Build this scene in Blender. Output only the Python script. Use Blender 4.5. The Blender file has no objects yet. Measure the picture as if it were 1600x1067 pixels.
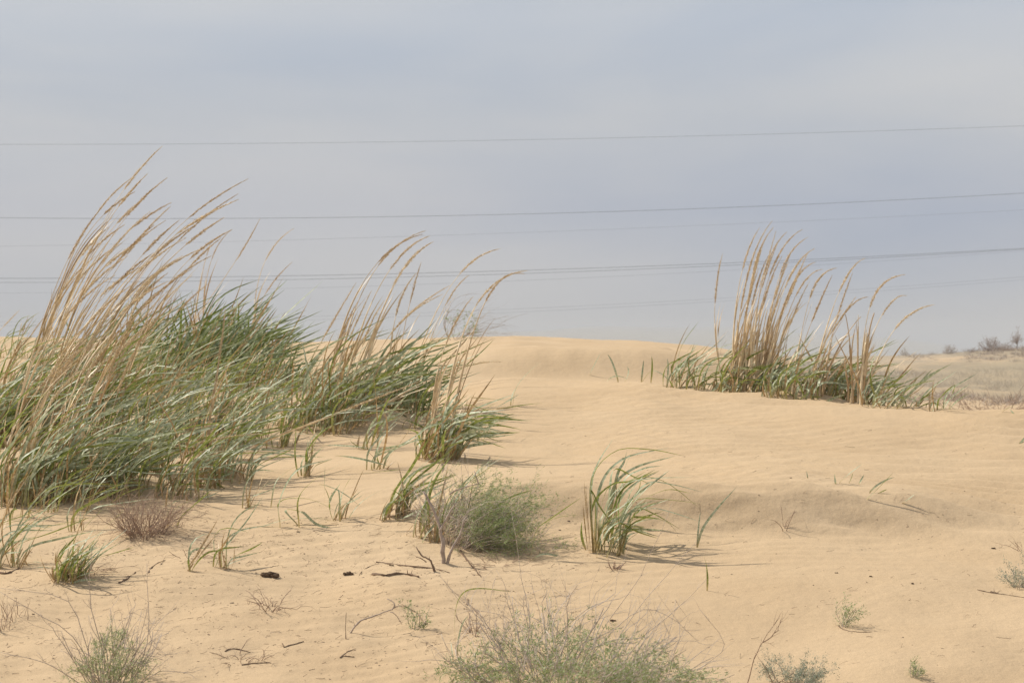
import bpy, math, random
import numpy as np

random.seed(7)
rng = np.random.default_rng(11)

# ------------------------------------------------------------------ camera, world, sun, exposure
F, HR, CZ = 3764.0, 560.0, 1.60        # focal length in photo pixels, horizon row, eye height (m)
scene = bpy.context.scene
cam_d = bpy.data.cameras.new("camera")
cam = bpy.data.objects.new("camera", cam_d)
scene.collection.objects.link(cam)
cam.location = (0, 0, CZ)
cam.rotation_euler = (math.radians(90), 0, 0)
cam_d.sensor_width = 36.0
cam_d.lens = 36.0 * F / 1600.0
cam_d.shift_y = (HR - 533.5) / 1600.0
cam_d.clip_start = 0.1
cam_d.clip_end = 9000
cam_d.dof.use_dof = True
cam_d.dof.focus_distance = 12.5
cam_d.dof.aperture_fstop = 11.0
scene.camera = cam

scene.view_settings.view_transform = 'Standard'
scene.view_settings.look = 'None'
scene.view_settings.exposure = 0.0
scene.view_settings.gamma = 1.0

SUN_EL, SUN_AZ = math.radians(47), math.radians(-64)    # azimuth of the sun seen from above, 0 = +Y, negative = towards -X
world = bpy.data.worlds.new("World")
scene.world = world
world.use_nodes = True
wn, wl = world.node_tree.nodes, world.node_tree.links
wn.clear()
w_out = wn.new('ShaderNodeOutputWorld')
w_bg = wn.new('ShaderNodeBackground')
w_sky = wn.new('ShaderNodeTexSky')
w_sky.sky_type = 'NISHITA'
w_sky.sun_disc = False
w_sky.sun_elevation = SUN_EL
w_sky.sun_rotation = SUN_AZ
w_sky.dust_density = 3.0
w_sc = wn.new('ShaderNodeVectorMath'); w_sc.operation = 'SCALE'; w_sc.inputs['Scale'].default_value = 0.10
wl.new(w_sky.outputs[0], w_sc.inputs[0])
w_tc = wn.new('ShaderNodeTexCoord')
w_map = wn.new('ShaderNodeMapping'); w_map.inputs['Scale'].default_value = (3.0, 3.0, 13.0)
w_map.inputs['Location'].default_value = (0.45, 0.2, 0.75)
w_map.inputs['Rotation'].default_value = (0, math.radians(2.5), 0)
wl.new(w_tc.outputs['Generated'], w_map.inputs[0])
w_no = wn.new('ShaderNodeTexNoise'); w_no.inputs['Scale'].default_value = 1.0
w_no.inputs['Detail'].default_value = 4.5; w_no.inputs['Roughness'].default_value = 0.48; w_no.inputs['Distortion'].default_value = 0.25
wl.new(w_map.outputs[0], w_no.inputs['Vector'])
w_cr = wn.new('ShaderNodeValToRGB')
w_cr.color_ramp.elements[0].position = 0.34; w_cr.color_ramp.elements[0].color = (0.420, 0.478, 0.580, 1)
w_cr.color_ramp.elements[1].position = 0.66; w_cr.color_ramp.elements[1].color = (0.590, 0.600, 0.625, 1)
wl.new(w_no.outputs['Fac'], w_cr.inputs[0])
w_sep = wn.new('ShaderNodeSeparateXYZ'); wl.new(w_tc.outputs['Generated'], w_sep.inputs[0])
w_el = wn.new('ShaderNodeValToRGB')      # the overcast's own brightness by height above the horizon
e = w_el.color_ramp.elements
e[0].position = 0.0; e[0].color = (1.02, 1.02, 1.0, 1)
e[1].position = 1.0; e[1].color = (0.86, 0.86, 0.86, 1)
for p, c in ((0.025, (1.00, 0.99, 0.98)), (0.062, (0.90, 0.915, 0.965)), (0.10, (1.02, 1.015, 1.0)), (0.14, (1.13, 1.12, 1.09)), (0.3, (0.92, 0.92, 0.92))):
    k = e.new(p); k.color = (*c, 1)
wl.new(w_sep.outputs['Z'], w_el.inputs[0])
w_mul = wn.new('ShaderNodeVectorMath'); w_mul.operation = 'MULTIPLY'
wl.new(w_cr.outputs[0], w_mul.inputs[0]); wl.new(w_el.outputs[0], w_mul.inputs[1])
w_mix = wn.new('ShaderNodeMix'); w_mix.data_type = 'RGBA'; w_mix.inputs['Factor'].default_value = 0.93
wl.new(w_sc.outputs[0], w_mix.inputs[6]); wl.new(w_mul.outputs[0], w_mix.inputs[7])
wl.new(w_mix.outputs[2], w_bg.inputs['Color'])
w_bg.inputs['Strength'].default_value = 1.0
wl.new(w_bg.outputs[0], w_out.inputs['Surface'])

sun_d = bpy.data.lights.new("sun", 'SUN')
sun_d.energy = 4.5
sun_d.angle = math.radians(1.0)
sun_d.color = (1.0, 0.93, 0.82)
sun = bpy.data.objects.new("sun", sun_d)
scene.collection.objects.link(sun)
sun.rotation_euler = (math.radians(90) - SUN_EL, 0, math.radians(180) - SUN_AZ)
# direction check: the lamp shines along its local -Z
sun.location = (-20, 8, 30)

# ------------------------------------------------------------------ helpers
def link(o, parent=None):
    scene.collection.objects.link(o)
    if parent is not None: o.parent = parent
    return o

def tag(o, label=None, cat=None, group=None, kind=None):
    if label: o['label'] = label
    if cat: o['category'] = cat
    if group: o['group'] = group
    if kind: o['kind'] = kind
    return o

def empty(name, loc):
    o = bpy.data.objects.new(name, None)
    o.location = loc
    o.empty_display_size = 0.1
    return link(o)

class MB:
    """collects ribbons, tubes and small faces and links them as one mesh object"""
    def __init__(s): s.v = []; s.q = []; s.t = []; s.a = []; s.n = 0
    def add(s, verts, quads=None, tris=None, att=0.5):
        verts = np.asarray(verts, float)
        s.v.append(verts)
        s.a.append(np.full(len(verts), att) if np.isscalar(att) else np.asarray(att, float))
        if quads is not None and len(quads): s.q.append(np.asarray(quads, int) + s.n)
        if tris is not None and len(tris): s.t.append(np.asarray(tris, int) + s.n)
        s.n += len(verts)
    def ribbon(s, path, w, side, nrm, fold=0.25, att=0.5):
        """path (K,3), half widths (K,), side/nrm (K,3): a V-folded strip"""
        K = len(path)
        L = path - side * w[:, None] + nrm * (w * fold)[:, None]
        R = path + side * w[:, None] + nrm * (w * fold)[:, None]
        V = np.stack([L, path, R], 1).reshape(-1, 3)
        i = np.arange(K - 1) * 3
        q = np.concatenate([np.stack([i, i + 1, i + 4, i + 3], 1), np.stack([i + 1, i + 2, i + 5, i + 4], 1)])
        s.add(V, quads=q, att=np.repeat(att, 3) if not np.isscalar(att) else att)
    def tube(s, path, r, n=4, att=0.5):
        path = np.asarray(path, float); K = len(path)
        r = np.full(K, r) if np.isscalar(r) else np.asarray(r, float)
        d = np.gradient(path, axis=0); d /= np.linalg.norm(d, axis=1)[:, None] + 1e-12
        ref = np.array([0.13, 0.9, 0.2]) if abs(d[0][1]) < 0.8 else np.array([1.0, 0.1, 0.1])
        u = np.cross(d, ref); u /= np.linalg.norm(u, axis=1)[:, None] + 1e-12
        v = np.cross(d, u)
        a = np.arange(n) * 2 * math.pi / n
        ring = path[:, None] + r[:, None, None] * (u[:, None] * np.cos(a)[None, :, None] + v[:, None] * np.sin(a)[None, :, None])
        V = ring.reshape(-1, 3)
        q = []
        i0 = np.arange(K - 1)[:, None] * n; j = np.arange(n)[None]; j2 = (j + 1) % n
        q = np.stack([i0 + j, i0 + j2, i0 + n + j2, i0 + n + j], -1).reshape(-1, 4)
        t = []
        if r[-1] > 0.0006:
            b = (K - 1) * n
            t = [[b, b + k, b + k + 1] for k in range(1, n - 1)]
        s.add(V, quads=q, tris=t, att=att)
    def kites(s, base, dirs, length, width, att):
        """many small leaf-shaped faces: base (N,3), dirs (N,3) unit"""
        N = len(base)
        if N == 0: return
        rv = rng.normal(size=(N, 3)); sd = np.cross(dirs, rv); sd /= np.linalg.norm(sd, axis=1)[:, None] + 1e-9
        up = np.cross(sd, dirs)
        length = np.broadcast_to(length, (N,))[:, None]; width = np.broadcast_to(width, (N,))[:, None]
        m = base + dirs * length * 0.45
        V = np.stack([base, m + sd * width, base + dirs * length + up * length * 0.12, m - sd * width], 1).reshape(-1, 3)
        i = np.arange(N) * 4
        s.add(V, quads=np.stack([i, i + 1, i + 2, i + 3], 1), att=np.repeat(att, 4) if not np.isscalar(att) else att)
    def build(s, name, mat, parent=None, origin=None, smooth=True):
        V = np.concatenate(s.v); A = np.concatenate(s.a)
        if parent is not None: V = V - np.array(parent_origin(parent))
        elif origin is not None: V = V - np.array(origin)
        Q = np.concatenate(s.q) if s.q else np.zeros((0, 4), int)
        T = np.concatenate(s.t) if s.t else np.zeros((0, 3), int)
        me = bpy.data.meshes.new(name)
        me.vertices.add(len(V)); me.vertices.foreach_set('co', V.astype(np.float32).ravel())
        nl = Q.size + T.size
        me.loops.add(nl)
        me.loops.foreach_set('vertex_index', np.concatenate([Q.ravel(), T.ravel()]).astype(np.int32))
        me.polygons.add(len(Q) + len(T))
        st = np.concatenate([np.arange(len(Q)) * 4, Q.size + np.arange(len(T)) * 3]).astype(np.int32)
        me.polygons.foreach_set('loop_start', st)
        me.update(calc_edges=True)
        if smooth: me.polygons.foreach_set('use_smooth', np.ones(len(me.polygons), bool))
        at = me.attributes.new('tint', 'FLOAT', 'POINT'); at.data.foreach_set('value', A.astype(np.float32))
        me.materials.append(mat)
        me.validate()
        o = bpy.data.objects.new(name, me)
        if parent is None and origin is not None: o.location = origin
        return link(o, parent)

def parent_origin(p):
    """world position of a thing's origin (parents of parts sit unrotated)"""
    x = np.array(p.location[:])
    return x if p.parent is None else x + parent_origin(p.parent)

def nz(v):
    v = np.asarray(v, float); return v / (np.linalg.norm(v) + 1e-12)

# smooth value noise for terrain
def vnoise(x, y, seed=0):
    r = np.random.default_rng(seed); T = r.random((64, 64))
    xi = np.floor(x).astype(int); yi = np.floor(y).astype(int)
    fx = x - xi; fy = y - yi
    fx = fx * fx * (3 - 2 * fx); fy = fy * fy * (3 - 2 * fy)
    g = lambda a, b: T[a % 64, b % 64]
    return (g(xi, yi) * (1 - fx) + g(xi + 1, yi) * fx) * (1 - fy) + (g(xi, yi + 1) * (1 - fx) + g(xi + 1, yi + 1) * fx) * fy - 0.5

def pchip(xk, yk, x):
    xk = np.asarray(xk, float); yk = np.asarray(yk, float)
    h = np.diff(xk); dl = np.diff(yk) / h
    m = np.zeros(len(xk)); m[0] = dl[0]; m[-1] = dl[-1]
    for i in range(1, len(xk) - 1):
        if dl[i - 1] * dl[i] > 0:
            w1 = 2 * h[i] + h[i - 1]; w2 = h[i] + 2 * h[i - 1]
            m[i] = (w1 + w2) / (w1 / dl[i - 1] + w2 / dl[i])
    i = np.clip(np.searchsorted(xk, x) - 1, 0, len(xk) - 2)
    t = np.clip((x - xk[i]) / h[i], 0, 1)
    return ((2 * t**3 - 3 * t**2 + 1) * yk[i] + (t**3 - 2 * t**2 + t) * h[i] * m[i] + (-2 * t**3 + 3 * t**2) * yk[i + 1] + (t**3 - t**2) * h[i] * m[i + 1])

# ------------------------------------------------------------------ materials
def new_mat(name):
    m = bpy.data.materials.new(name); m.use_nodes = True
    n, l = m.node_tree.nodes, m.node_tree.links
    return m, n, l, n['Principled BSDF']

def ramp(n, stops):
    r = n.new('ShaderNodeValToRGB'); el = r.color_ramp.elements
    el[0].position, el[0].color = stops[0][0], (*stops[0][1], 1)
    el[1].position, el[1].color = stops[-1][0], (*stops[-1][1], 1)
    for p, c in stops[1:-1]:
        k = el.new(p); k.color = (*c, 1)
    return r

def noise(n, l, vec, scale, detail=4, rough=0.5, dist=0.0):
    t = n.new('ShaderNodeTexNoise'); t.inputs['Scale'].default_value = scale
    t.inputs['Detail'].default_value = detail; t.inputs['Roughness'].default_value = rough; t.inputs['Distortion'].default_value = dist
    if vec is not None: l.new(vec, t.inputs['Vector'])
    return t

def mixc(n, l, fac, a, b, mode='MIX'):
    x = n.new('ShaderNodeMix'); x.data_type = 'RGBA'; x.blend_type = mode
    for s, v in ((0, fac), (6, a), (7, b)):
        if hasattr(v, 'links'): l.new(v, x.inputs[s])
        else: x.inputs[s].default_value = v if s == 0 else (*v, 1)
    return x.outputs[2]

def sand_material():
    m, n, l, b = new_mat("sand")
    geo = n.new('ShaderNodeNewGeometry'); pos = geo.outputs['Position']
    big = noise(n, l, pos, 0.9, 3, 0.55)
    c1 = ramp(n, [(0.3, (0.532, 0.388, 0.236)), (0.7, (0.584, 0.437, 0.276))]); l.new(big.outputs['Fac'], c1.inputs[0])
    grain = noise(n, l, pos, 260, 3, 0.7)
    g = ramp(n, [(0.30, (0.74, 0.74, 0.75)), (0.5, (1, 1, 1)), (0.72, (1.14, 1.13, 1.12))]); l.new(grain.outputs['Fac'], g.inputs[0])
    col = mixc(n, l, 1.0, c1.outputs[0], g.outputs[0], 'MULTIPLY')
    # coarse grains and chaff speckle
    sp = noise(n, l, pos, 70, 2, 0.5)
    sr = ramp(n, [(0.70, (0, 0, 0)), (0.76, (1, 1, 1))]); l.new(sp.outputs['Fac'], sr.inputs[0])
    sm = n.new('ShaderNodeMath'); sm.operation = 'MULTIPLY'; sm.inputs[1].default_value = 0.25
    l.new(sr.outputs[0], sm.inputs[0])
    col = mixc(n, l, sm.outputs[0], col, (0.30, 0.20, 0.11))
    # far plain and hill: dry scrub ground cover grows over the sand (a real change of ground)
    sep = n.new('ShaderNodeSeparateXYZ'); l.new(pos, sep.inputs[0])
    mr = n.new('ShaderNodeMapRange'); mr.inputs['From Min'].default_value = 62; mr.inputs['From Max'].default_value = 120
    l.new(sep.outputs['Y'], mr.inputs['Value'])
    mp = n.new('ShaderNodeMapping'); mp.inputs['Scale'].default_value = (0.16, 0.05, 0.3); l.new(pos, mp.inputs[0])
    veg = noise(n, l, mp.outputs[0], 1.0, 6, 0.62)
    vr = ramp(n, [(0.36, (0, 0, 0)), (0.55, (1, 1, 1))]); l.new(veg.outputs['Fac'], vr.inputs[0])
    vm = n.new('ShaderNodeMath'); vm.operation = 'MULTIPLY'; l.new(mr.outputs[0], vm.inputs[0]); l.new(vr.outputs[0], vm.inputs[1])
    col = mixc(n, l, vm.outputs[0], col, (0.33, 0.265, 0.18))
    l.new(col, b.inputs['Base Color'])
    b.inputs['Roughness'].default_value = 0.95
    b.inputs['Specular IOR Level'].default_value = 0.12
    # relief: fine grain + soft dimples
    dim = noise(n, l, pos, 14, 4, 0.55)
    bm1 = n.new('ShaderNodeBump'); bm1.inputs['Strength'].default_value = 0.6; bm1.inputs['Distance'].default_value = 0.014
    l.new(dim.outputs['Fac'], bm1.inputs['Height'])
    bm2 = n.new('ShaderNodeBump'); bm2.inputs['Strength'].default_value = 0.35; bm2.inputs['Distance'].default_value = 0.0012
    l.new(grain.outputs['Fac'], bm2.inputs['Height']); l.new(bm1.outputs[0], bm2.inputs['Normal'])
    l.new(bm2.outputs[0], b.inputs['Normal'])
    return m

def leaf_material(name, upper, under, base_col, rough=0.38, transl=0.22, spec=0.5):
    """upper / under: (dark, light) colour pairs; tint = variation per blade (fraction) + 10 * position along blade"""
    m, n, l, b = new_mat(name)
    at = n.new('ShaderNodeAttribute'); at.attribute_name = 'tint'
    fr = n.new('ShaderNodeMath'); fr.operation = 'FRACT'; l.new(at.outputs['Fac'], fr.inputs[0])
    fl = n.new('ShaderNodeMath'); fl.operation = 'FLOOR'; l.new(at.outputs['Fac'], fl.inputs[0])
    tt = n.new('ShaderNodeMath'); tt.operation = 'MULTIPLY'; tt.inputs[1].default_value = 0.1; l.new(fl.outputs[0], tt.inputs[0])
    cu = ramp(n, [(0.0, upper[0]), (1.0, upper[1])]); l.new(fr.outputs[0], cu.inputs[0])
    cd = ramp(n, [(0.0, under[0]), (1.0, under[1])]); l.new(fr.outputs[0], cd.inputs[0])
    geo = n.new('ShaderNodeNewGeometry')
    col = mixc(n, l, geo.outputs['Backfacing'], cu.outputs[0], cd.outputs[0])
    rb = ramp(n, [(0.0, (1, 1, 1)), (0.28, (0, 0, 0))]); l.new(tt.outputs[0], rb.inputs[0])
    col = mixc(n, l, rb.outputs[0], col, base_col)
    st = noise(n, l, geo.outputs['Position'], 55, 3, 0.6)
    sr = ramp(n, [(0.3, (0.78, 0.78, 0.78)), (0.7, (1.2, 1.2, 1.15))]); l.new(st.outputs['Fac'], sr.inputs[0])
    col = mixc(n, l, 1.0, col, sr.outputs[0], 'MULTIPLY')
    l.new(col, b.inputs['Base Color'])
    b.inputs['Roughness'].default_value = rough
    b.inputs['Specular IOR Level'].default_value = spec
    tr = n.new('ShaderNodeBsdfTranslucent'); l.new(col, tr.inputs['Color'])
    ms = n.new('ShaderNodeMixShader'); ms.inputs[0].default_value = transl
    l.new(b.outputs[0], ms.inputs[1]); l.new(tr.outputs[0], ms.inputs[2])
    l.new(ms.outputs[0], n['Material Output'].inputs['Surface'])
    return m

def straw_material(name, a, c, rough=0.6, nscale=60, spec=0.35):
    m, n, l, b = new_mat(name)
    at = n.new('ShaderNodeAttribute'); at.attribute_name = 'tint'
    cu = ramp(n, [(0.0, a), (1.0, c)]); l.new(at.outputs['Fac'], cu.inputs[0])
    geo = n.new('ShaderNodeNewGeometry')
    st = noise(n, l, geo.outputs['Position'], nscale, 3, 0.6)
    sr = ramp(n, [(0.3, (0.78, 0.76, 0.74)), (0.7, (1.18, 1.18, 1.18))]); l.new(st.outputs['Fac'], sr.inputs[0])
    l.new(mixc(n, l, 1.0, cu.outputs[0], sr.outputs[0], 'MULTIPLY'), b.inputs['Base Color'])
    b.inputs['Roughness'].default_value = rough
    b.inputs['Specular IOR Level'].default_value = spec
    return m

M_SAND = sand_material()
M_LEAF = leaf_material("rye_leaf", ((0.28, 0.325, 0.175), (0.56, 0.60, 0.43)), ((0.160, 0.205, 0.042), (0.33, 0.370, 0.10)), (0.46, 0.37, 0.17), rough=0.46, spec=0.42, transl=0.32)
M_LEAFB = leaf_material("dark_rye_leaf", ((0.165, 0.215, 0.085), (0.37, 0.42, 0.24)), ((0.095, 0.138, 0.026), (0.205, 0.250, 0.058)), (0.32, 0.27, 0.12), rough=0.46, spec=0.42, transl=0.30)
M_DRY = leaf_material("dry_leaf", ((0.36, 0.235, 0.105), (0.66, 0.50, 0.29)), ((0.33, 0.20, 0.085), (0.58, 0.43, 0.23)), (0.40, 0.27, 0.13), rough=0.45, transl=0.18, spec=0.5)
M_STALK = straw_material("stalk_straw", (0.46, 0.31, 0.155), (0.84, 0.71, 0.49), 0.42, 30, 0.5)
M_HEAD = straw_material("seed_straw", (0.50, 0.36, 0.20), (0.84, 0.71, 0.48), 0.65, 90)
M_TWIG = straw_material("grey_twig", (0.25, 0.185, 0.145), (0.62, 0.54, 0.46), 0.75, 80, 0.2)
M_TWIGR = straw_material("russet_twig", (0.20, 0.125, 0.085), (0.42, 0.30, 0.22), 0.75, 80, 0.2)
M_BARK = straw_material("weathered_wood", (0.14, 0.09, 0.06), (0.38, 0.28, 0.20), 0.85, 45, 0.15)
M_GREYWOOD = straw_material("grey_dead_wood", (0.25, 0.195, 0.155), (0.44, 0.36, 0.30), 0.8, 45, 0.2)
M_CLOD = straw_material("earth_clod", (0.075, 0.048, 0.032), (0.21, 0.145, 0.09), 0.95, 70, 0.1)
M_SAGE = leaf_material("sage_leaf", ((0.26, 0.33, 0.15), (0.47, 0.54, 0.30)), ((0.22, 0.30, 0.10), (0.40, 0.46, 0.20)), (0.24, 0.27, 0.14), rough=0.6, spec=0.3)
M_GREEN = leaf_material("shrub_leaf", ((0.23, 0.31, 0.12), (0.47, 0.54, 0.25)), ((0.21, 0.28, 0.09), (0.41, 0.47, 0.18)), (0.16, 0.20, 0.08), rough=0.55, spec=0.3)
M_GREY = leaf_material("silver_leaf", ((0.27, 0.31, 0.235), (0.45, 0.49, 0.40)), ((0.25, 0.29, 0.2), (0.40, 0.44, 0.34)), (0.28, 0.28, 0.2), rough=0.65, spec=0.3)
def wire_material():
    m, n, l, b = new_mat("cable_metal")
    geo = n.new('ShaderNodeNewGeometry')
    t = noise(n, l, geo.outputs['Position'], 0.5, 2); r = ramp(n, [(0.3, (0.11, 0.12, 0.135)), (0.7, (0.16, 0.165, 0.18))])
    l.new(t.outputs['Fac'], r.inputs[0]); l.new(r.outputs[0], b.inputs['Base Color'])
    b.inputs['Roughness'].default_value = 0.6; b.inputs['Metallic'].default_value = 0.3
    return m
M_WIRE = wire_material()

# ------------------------------------------------------------------ the dune: one sheet from here to the horizon
COLS = [-500, 0, 400, 600, 800, 1000, 1200, 1400, 1600, 2100]
PLAIN = [(400, 572), (900, 563)]
PROF = {   # depth (m) -> photo row at which the ground of that depth shows
    0:    [(9, 1067), (10, 960), (11, 880), (12, 815), (13, 765), (15, 695), (18, 632), (22, 588), (28, 550), (34, 526), (42, 540), (60, 600), (120, 585)],
    400:  [(9, 1067), (10, 958), (11, 878), (12, 812), (13, 768), (14, 728), (16, 665), (19, 612), (23, 573), (28, 549), (34, 537), (42, 548), (60, 600), (120, 585)],
    600:  [(9, 1067), (10, 956), (11, 875), (11.9, 810), (12.6, 765), (14.5, 700), (17, 640), (20, 600), (24, 561), (28, 547), (35, 531), (43, 545), (60, 600), (120, 585)],
    800:  [(9, 1067), (10, 955), (11, 873), (11.55, 828), (11.82, 763), (13.4, 736), (15, 685), (18.5, 593), (19.7, 597), (21.9, 593), (22.6, 553.5), (25, 545), (35, 526), (43, 545), (60, 600), (120, 585)],
    1000: [(9, 1067), (10, 955), (11, 872), (11.5, 828), (11.76, 762), (13.4, 730), (15.5, 664), (18, 600), (19.2, 607), (22.1, 596), (22.8, 557), (25.5, 550), (36, 533), (44, 548), (60, 600), (120, 585)],
    1200: [(9, 1067), (10, 955), (11, 869), (11.5, 828), (11.78, 760), (13.5, 729), (15.5, 670), (17.5, 616), (19.5, 632), (22.5, 604), (23.4, 570), (26, 563), (36, 551), (44, 566), (60, 597), (120, 582), (200, 556), (260, 560)],
    1400: [(9, 1067), (10, 956), (11, 869), (11.55, 828), (11.9, 764), (13.2, 748), (14.5, 710), (16.5, 641), (19, 668), (24, 690), (34, 672), (60, 640), (100, 612), (150, 585), (210, 556), (270, 560)],
    1600: [(9, 1067), (10, 957), (11, 872), (12, 805), (13, 766), (14.5, 714), (16.4, 650), (19, 685), (24, 705), (34, 680), (60, 643), (100, 617), (150, 578), (205, 544), (270, 552)],
}
PROF[-500] = PROF[0]
PROF[2100] = [(9, 1067), (10, 958), (11, 874), (12, 808), (13, 770), (14.5, 720), (16.4, 662), (19, 690), (24, 705), (34, 680), (60, 643), (100, 610), (150, 560), (205, 520), (270, 530)]
YG = np.concatenate([np.arange(0, 30, 0.1), np.arange(30, 60, 0.5), np.arange(60, 420, 5), [500, 800, 1500, 2400]])
ZC = []
for c in COLS:
    pr = PROF[c] + PLAIN
    yk = [0, 5, 7.5] + [p[0] for p in pr] + [2400]
    zk = [-0.10, 0.0, 0.16] + [CZ - (p[1] - HR) / F * p[0] for p in pr] + [CZ - 2.5]
    ZC.append(pchip(yk, zk, YG))
ZC = np.array(ZC)
COLA = np.array(COLS, float)

MOUNDS = [  # px, row-depth Y, radius x, radius y, height: sand heaped against the clumps
    (70, 14.2, 0.55, 0.6, 0.06), (330, 13.4, 0.45, 0.35, 0.05), (560, 16.4, 0.5, 0.6, 0.06), (690, 13.6, 0.3, 0.35, 0.04),
    (745, 11.9, 0.40, 0.35, 0.05), (935, 11.3, 0.25, 0.25, 0.03), (115, 10.6, 0.22, 0.2, 0.03), (235, 11.6, 0.25, 0.25, 0.035),
    (880, 9.1, 0.5, 0.4, 0.05), (1300, 17.2, 0.5, 0.3, 0.05), (330, 20, 1.0, 0.9, 0.10)]

RIDGES = [  # photo columns from, to ; crest depth ; height ; front width ; back width: wind cut edges facing the camera
    (740, 1400, 11.82, 0.035, 0.22, 2.2), (640, 1250, 22.75, 0.06, 0.40, 3.0), (285, 385, 13.15, 0.075, 0.10, 0.7), (485, 640, 15.75, 0.085, 0.22, 1.0),
    (60, 260, 13.0, 0.07, 0.12, 1.0), (130, 420, 10.35, 0.022, 0.18, 0.9), (520, 760, 10.1, 0.018, 0.2, 0.9), (1290, 1620, 9.15, 0.03, 0.25, 1.0), (480, 700, 12.3, 0.03, 0.25, 0.8)]

def base_z(x, Y):
    x = np.asarray(x, float); Y = np.asarray(Y, float)
    Ys = np.maximum(Y, 4.0)
    c = np.clip(800 + F * x / Ys, COLA[0], COLA[-1])
    i = np.clip(np.searchsorted(COLA, c) - 1, 0, len(COLA) - 2)
    t = (c - COLA[i]) / (COLA[i + 1] - COLA[i])
    yi = np.clip(np.searchsorted(YG, Y) - 1, 0, len(YG) - 2)
    f = np.clip((Y - YG[yi]) / (YG[yi + 1] - YG[yi]), 0, 1)
    g = lambda k: ZC[np.clip(k, 0, len(COLS) - 1), yi] * (1 - f) + ZC[np.clip(k, 0, len(COLS) - 1), yi + 1] * f
    a, b = g(i), g(i + 1)
    ts = t * t * (3 - 2 * t)
    ts = 0.5 * ts + 0.5 * t
    return a * (1 - ts) + b * ts

def ground(x, Y):
    x = np.asarray(x, float); Y = np.asarray(Y, float)
    z = base_z(x, Y)
    for px, my, rx, ry, h in MOUNDS:
        mx = (px - 800) / F * my
        z = z + h * np.exp(-(((x - mx) / rx)**2 + ((Y - my) / ry)**2))
    near = np.clip((60 - Y) / 30, 0, 1)
    for c0, c1, yc, h, wf, wb in RIDGES:
        xm = ((c0 + c1) / 2 - 800) / F * yc; xr = (c1 - c0) / 2 / F * yc
        u = np.abs(x - xm) / xr; lat = np.clip(1.25 - u, 0, 1); lat = lat * lat * (3 - 2 * lat)
        yy = Y - (yc + 0.28 * xr * u * u * 0.6 + 0.22 * vnoise(x / max(xr, .3) * 1.3 + yc, x * 0 + 0.5, 31))
        f = np.where(yy < 0, np.clip(1 + yy / wf, 0, 1), np.clip(1 - yy / wb, 0, 1)); f = np.where(yy < 0, f ** 1.25, f * f * (3 - 2 * f))
        z = z + h * lat * f
    # soft hummocks
    hn = near * (1 - 0.6 * np.clip((Y - 17) / 4, 0, 1))
    z = z + np.clip((12.6 - Y) / 1.5, 0, 1) * np.clip(0.6 - x * 0.6, 0.15, 1) * (0.022 * vnoise(x * 3.4 + 1, Y * 2.6, 41) + 0.014 * vnoise(x * 8 + 2, Y * 5.5, 42))
    z = z + hn * (0.050 * vnoise(x * 0.9 + 3, Y * 0.75, 1) + 0.026 * vnoise(x * 2.3, Y * 1.7 + 9, 2) + 0.010 * vnoise(x * 5.1, Y * 3.6, 5))
    # wind ripples: crests run a little askew, strength comes and goes
    wx = 0.5 * vnoise(x * 0.55, Y * 0.5, 3) + 0.16 * vnoise(x * 1.9, Y * 1.6, 4)
    ph = (Y * 0.93 + x * 0.42 + wx * 1.3) / 0.34
    s = ph - np.floor(ph)
    rip = np.where(s < 0.68, s / 0.68, (1 - s) / 0.32); rip = rip * rip * (3 - 2 * rip) - 0.5
    amp = 0.042 * np.clip(0.55 + 2.2 * vnoise(x * 0.45 + 7, Y * 0.4, 6), 0.05, 1.0) * np.clip((Y - 10.5) / 2.5, 0.15, 1) * near
    amp = amp * np.clip(0.6 + x * 0.45, 0.35, 1.55)
    z = z + amp * rip
    ph2 = (Y * 0.9 - x * 0.25 + 0.4 * vnoise(x * 1.1, Y * 1.2, 8)) / 0.115
    z = z + 0.0036 * np.sin(ph2 * 2 * math.pi) * np.clip(0.5 + 2.5 * vnoise(x * 0.8, Y * 0.6, 9), 0, 1) * near
    return z

def axis(fine0, fine1, step, lo, hi, g=1.09):
    a = list(np.arange(fine0, fine1, step)); s = step; v = a[-1]
    while v < hi: s *= g; v += s; a.append(v)
    s = step; v = a[0]; pre = []
    while v > lo: s *= g; v -= s; pre.append(v)
    return np.array(pre[::-1] + a)

XS = axis(-4.2, 4.6, 0.028, -1400, 1400, 1.10)
YS = axis(8.2, 20.5, 0.028, -200, 1400, 1.045)
XX, YY = np.meshgrid(XS, YS)
ZZ = ground(XX, YY)
ZZ = np.where(YY < 0, base_z(XX * 0, YY * 0), ZZ)
mb = MB()
W, H = len(XS), len(YS)
idx = np.arange(W * H).reshape(H, W)
mb.add(np.stack([XX, YY, ZZ], -1).reshape(-1, 3), quads=np.stack([idx[:-1, :-1], idx[:-1, 1:], idx[1:, 1:], idx[1:, :-1]], -1).reshape(-1, 4))
sand = mb.build("sand_ground", M_SAND)
tag(sand, kind='structure')
print("terrain verts", W * H)

import bisect
def ground(x, Y):          # from here on: the height of the built sheet itself
    x = np.asarray(x, float); Y = np.asarray(Y, float)
    i = np.clip(np.searchsorted(XS, x) - 1, 0, len(XS) - 2); j = np.clip(np.searchsorted(YS, Y) - 1, 0, len(YS) - 2)
    u = (x - XS[i]) / (XS[i + 1] - XS[i]); v = (Y - YS[j]) / (YS[j + 1] - YS[j])
    return (ZZ[j, i] * (1 - u) + ZZ[j, i + 1] * u) * (1 - v) + (ZZ[j + 1, i] * (1 - u) + ZZ[j + 1, i + 1] * u) * v

def P(px, row, Y):
    return np.array([(px - 800) / F * Y, Y, CZ - (row - HR) / F * Y])

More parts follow.
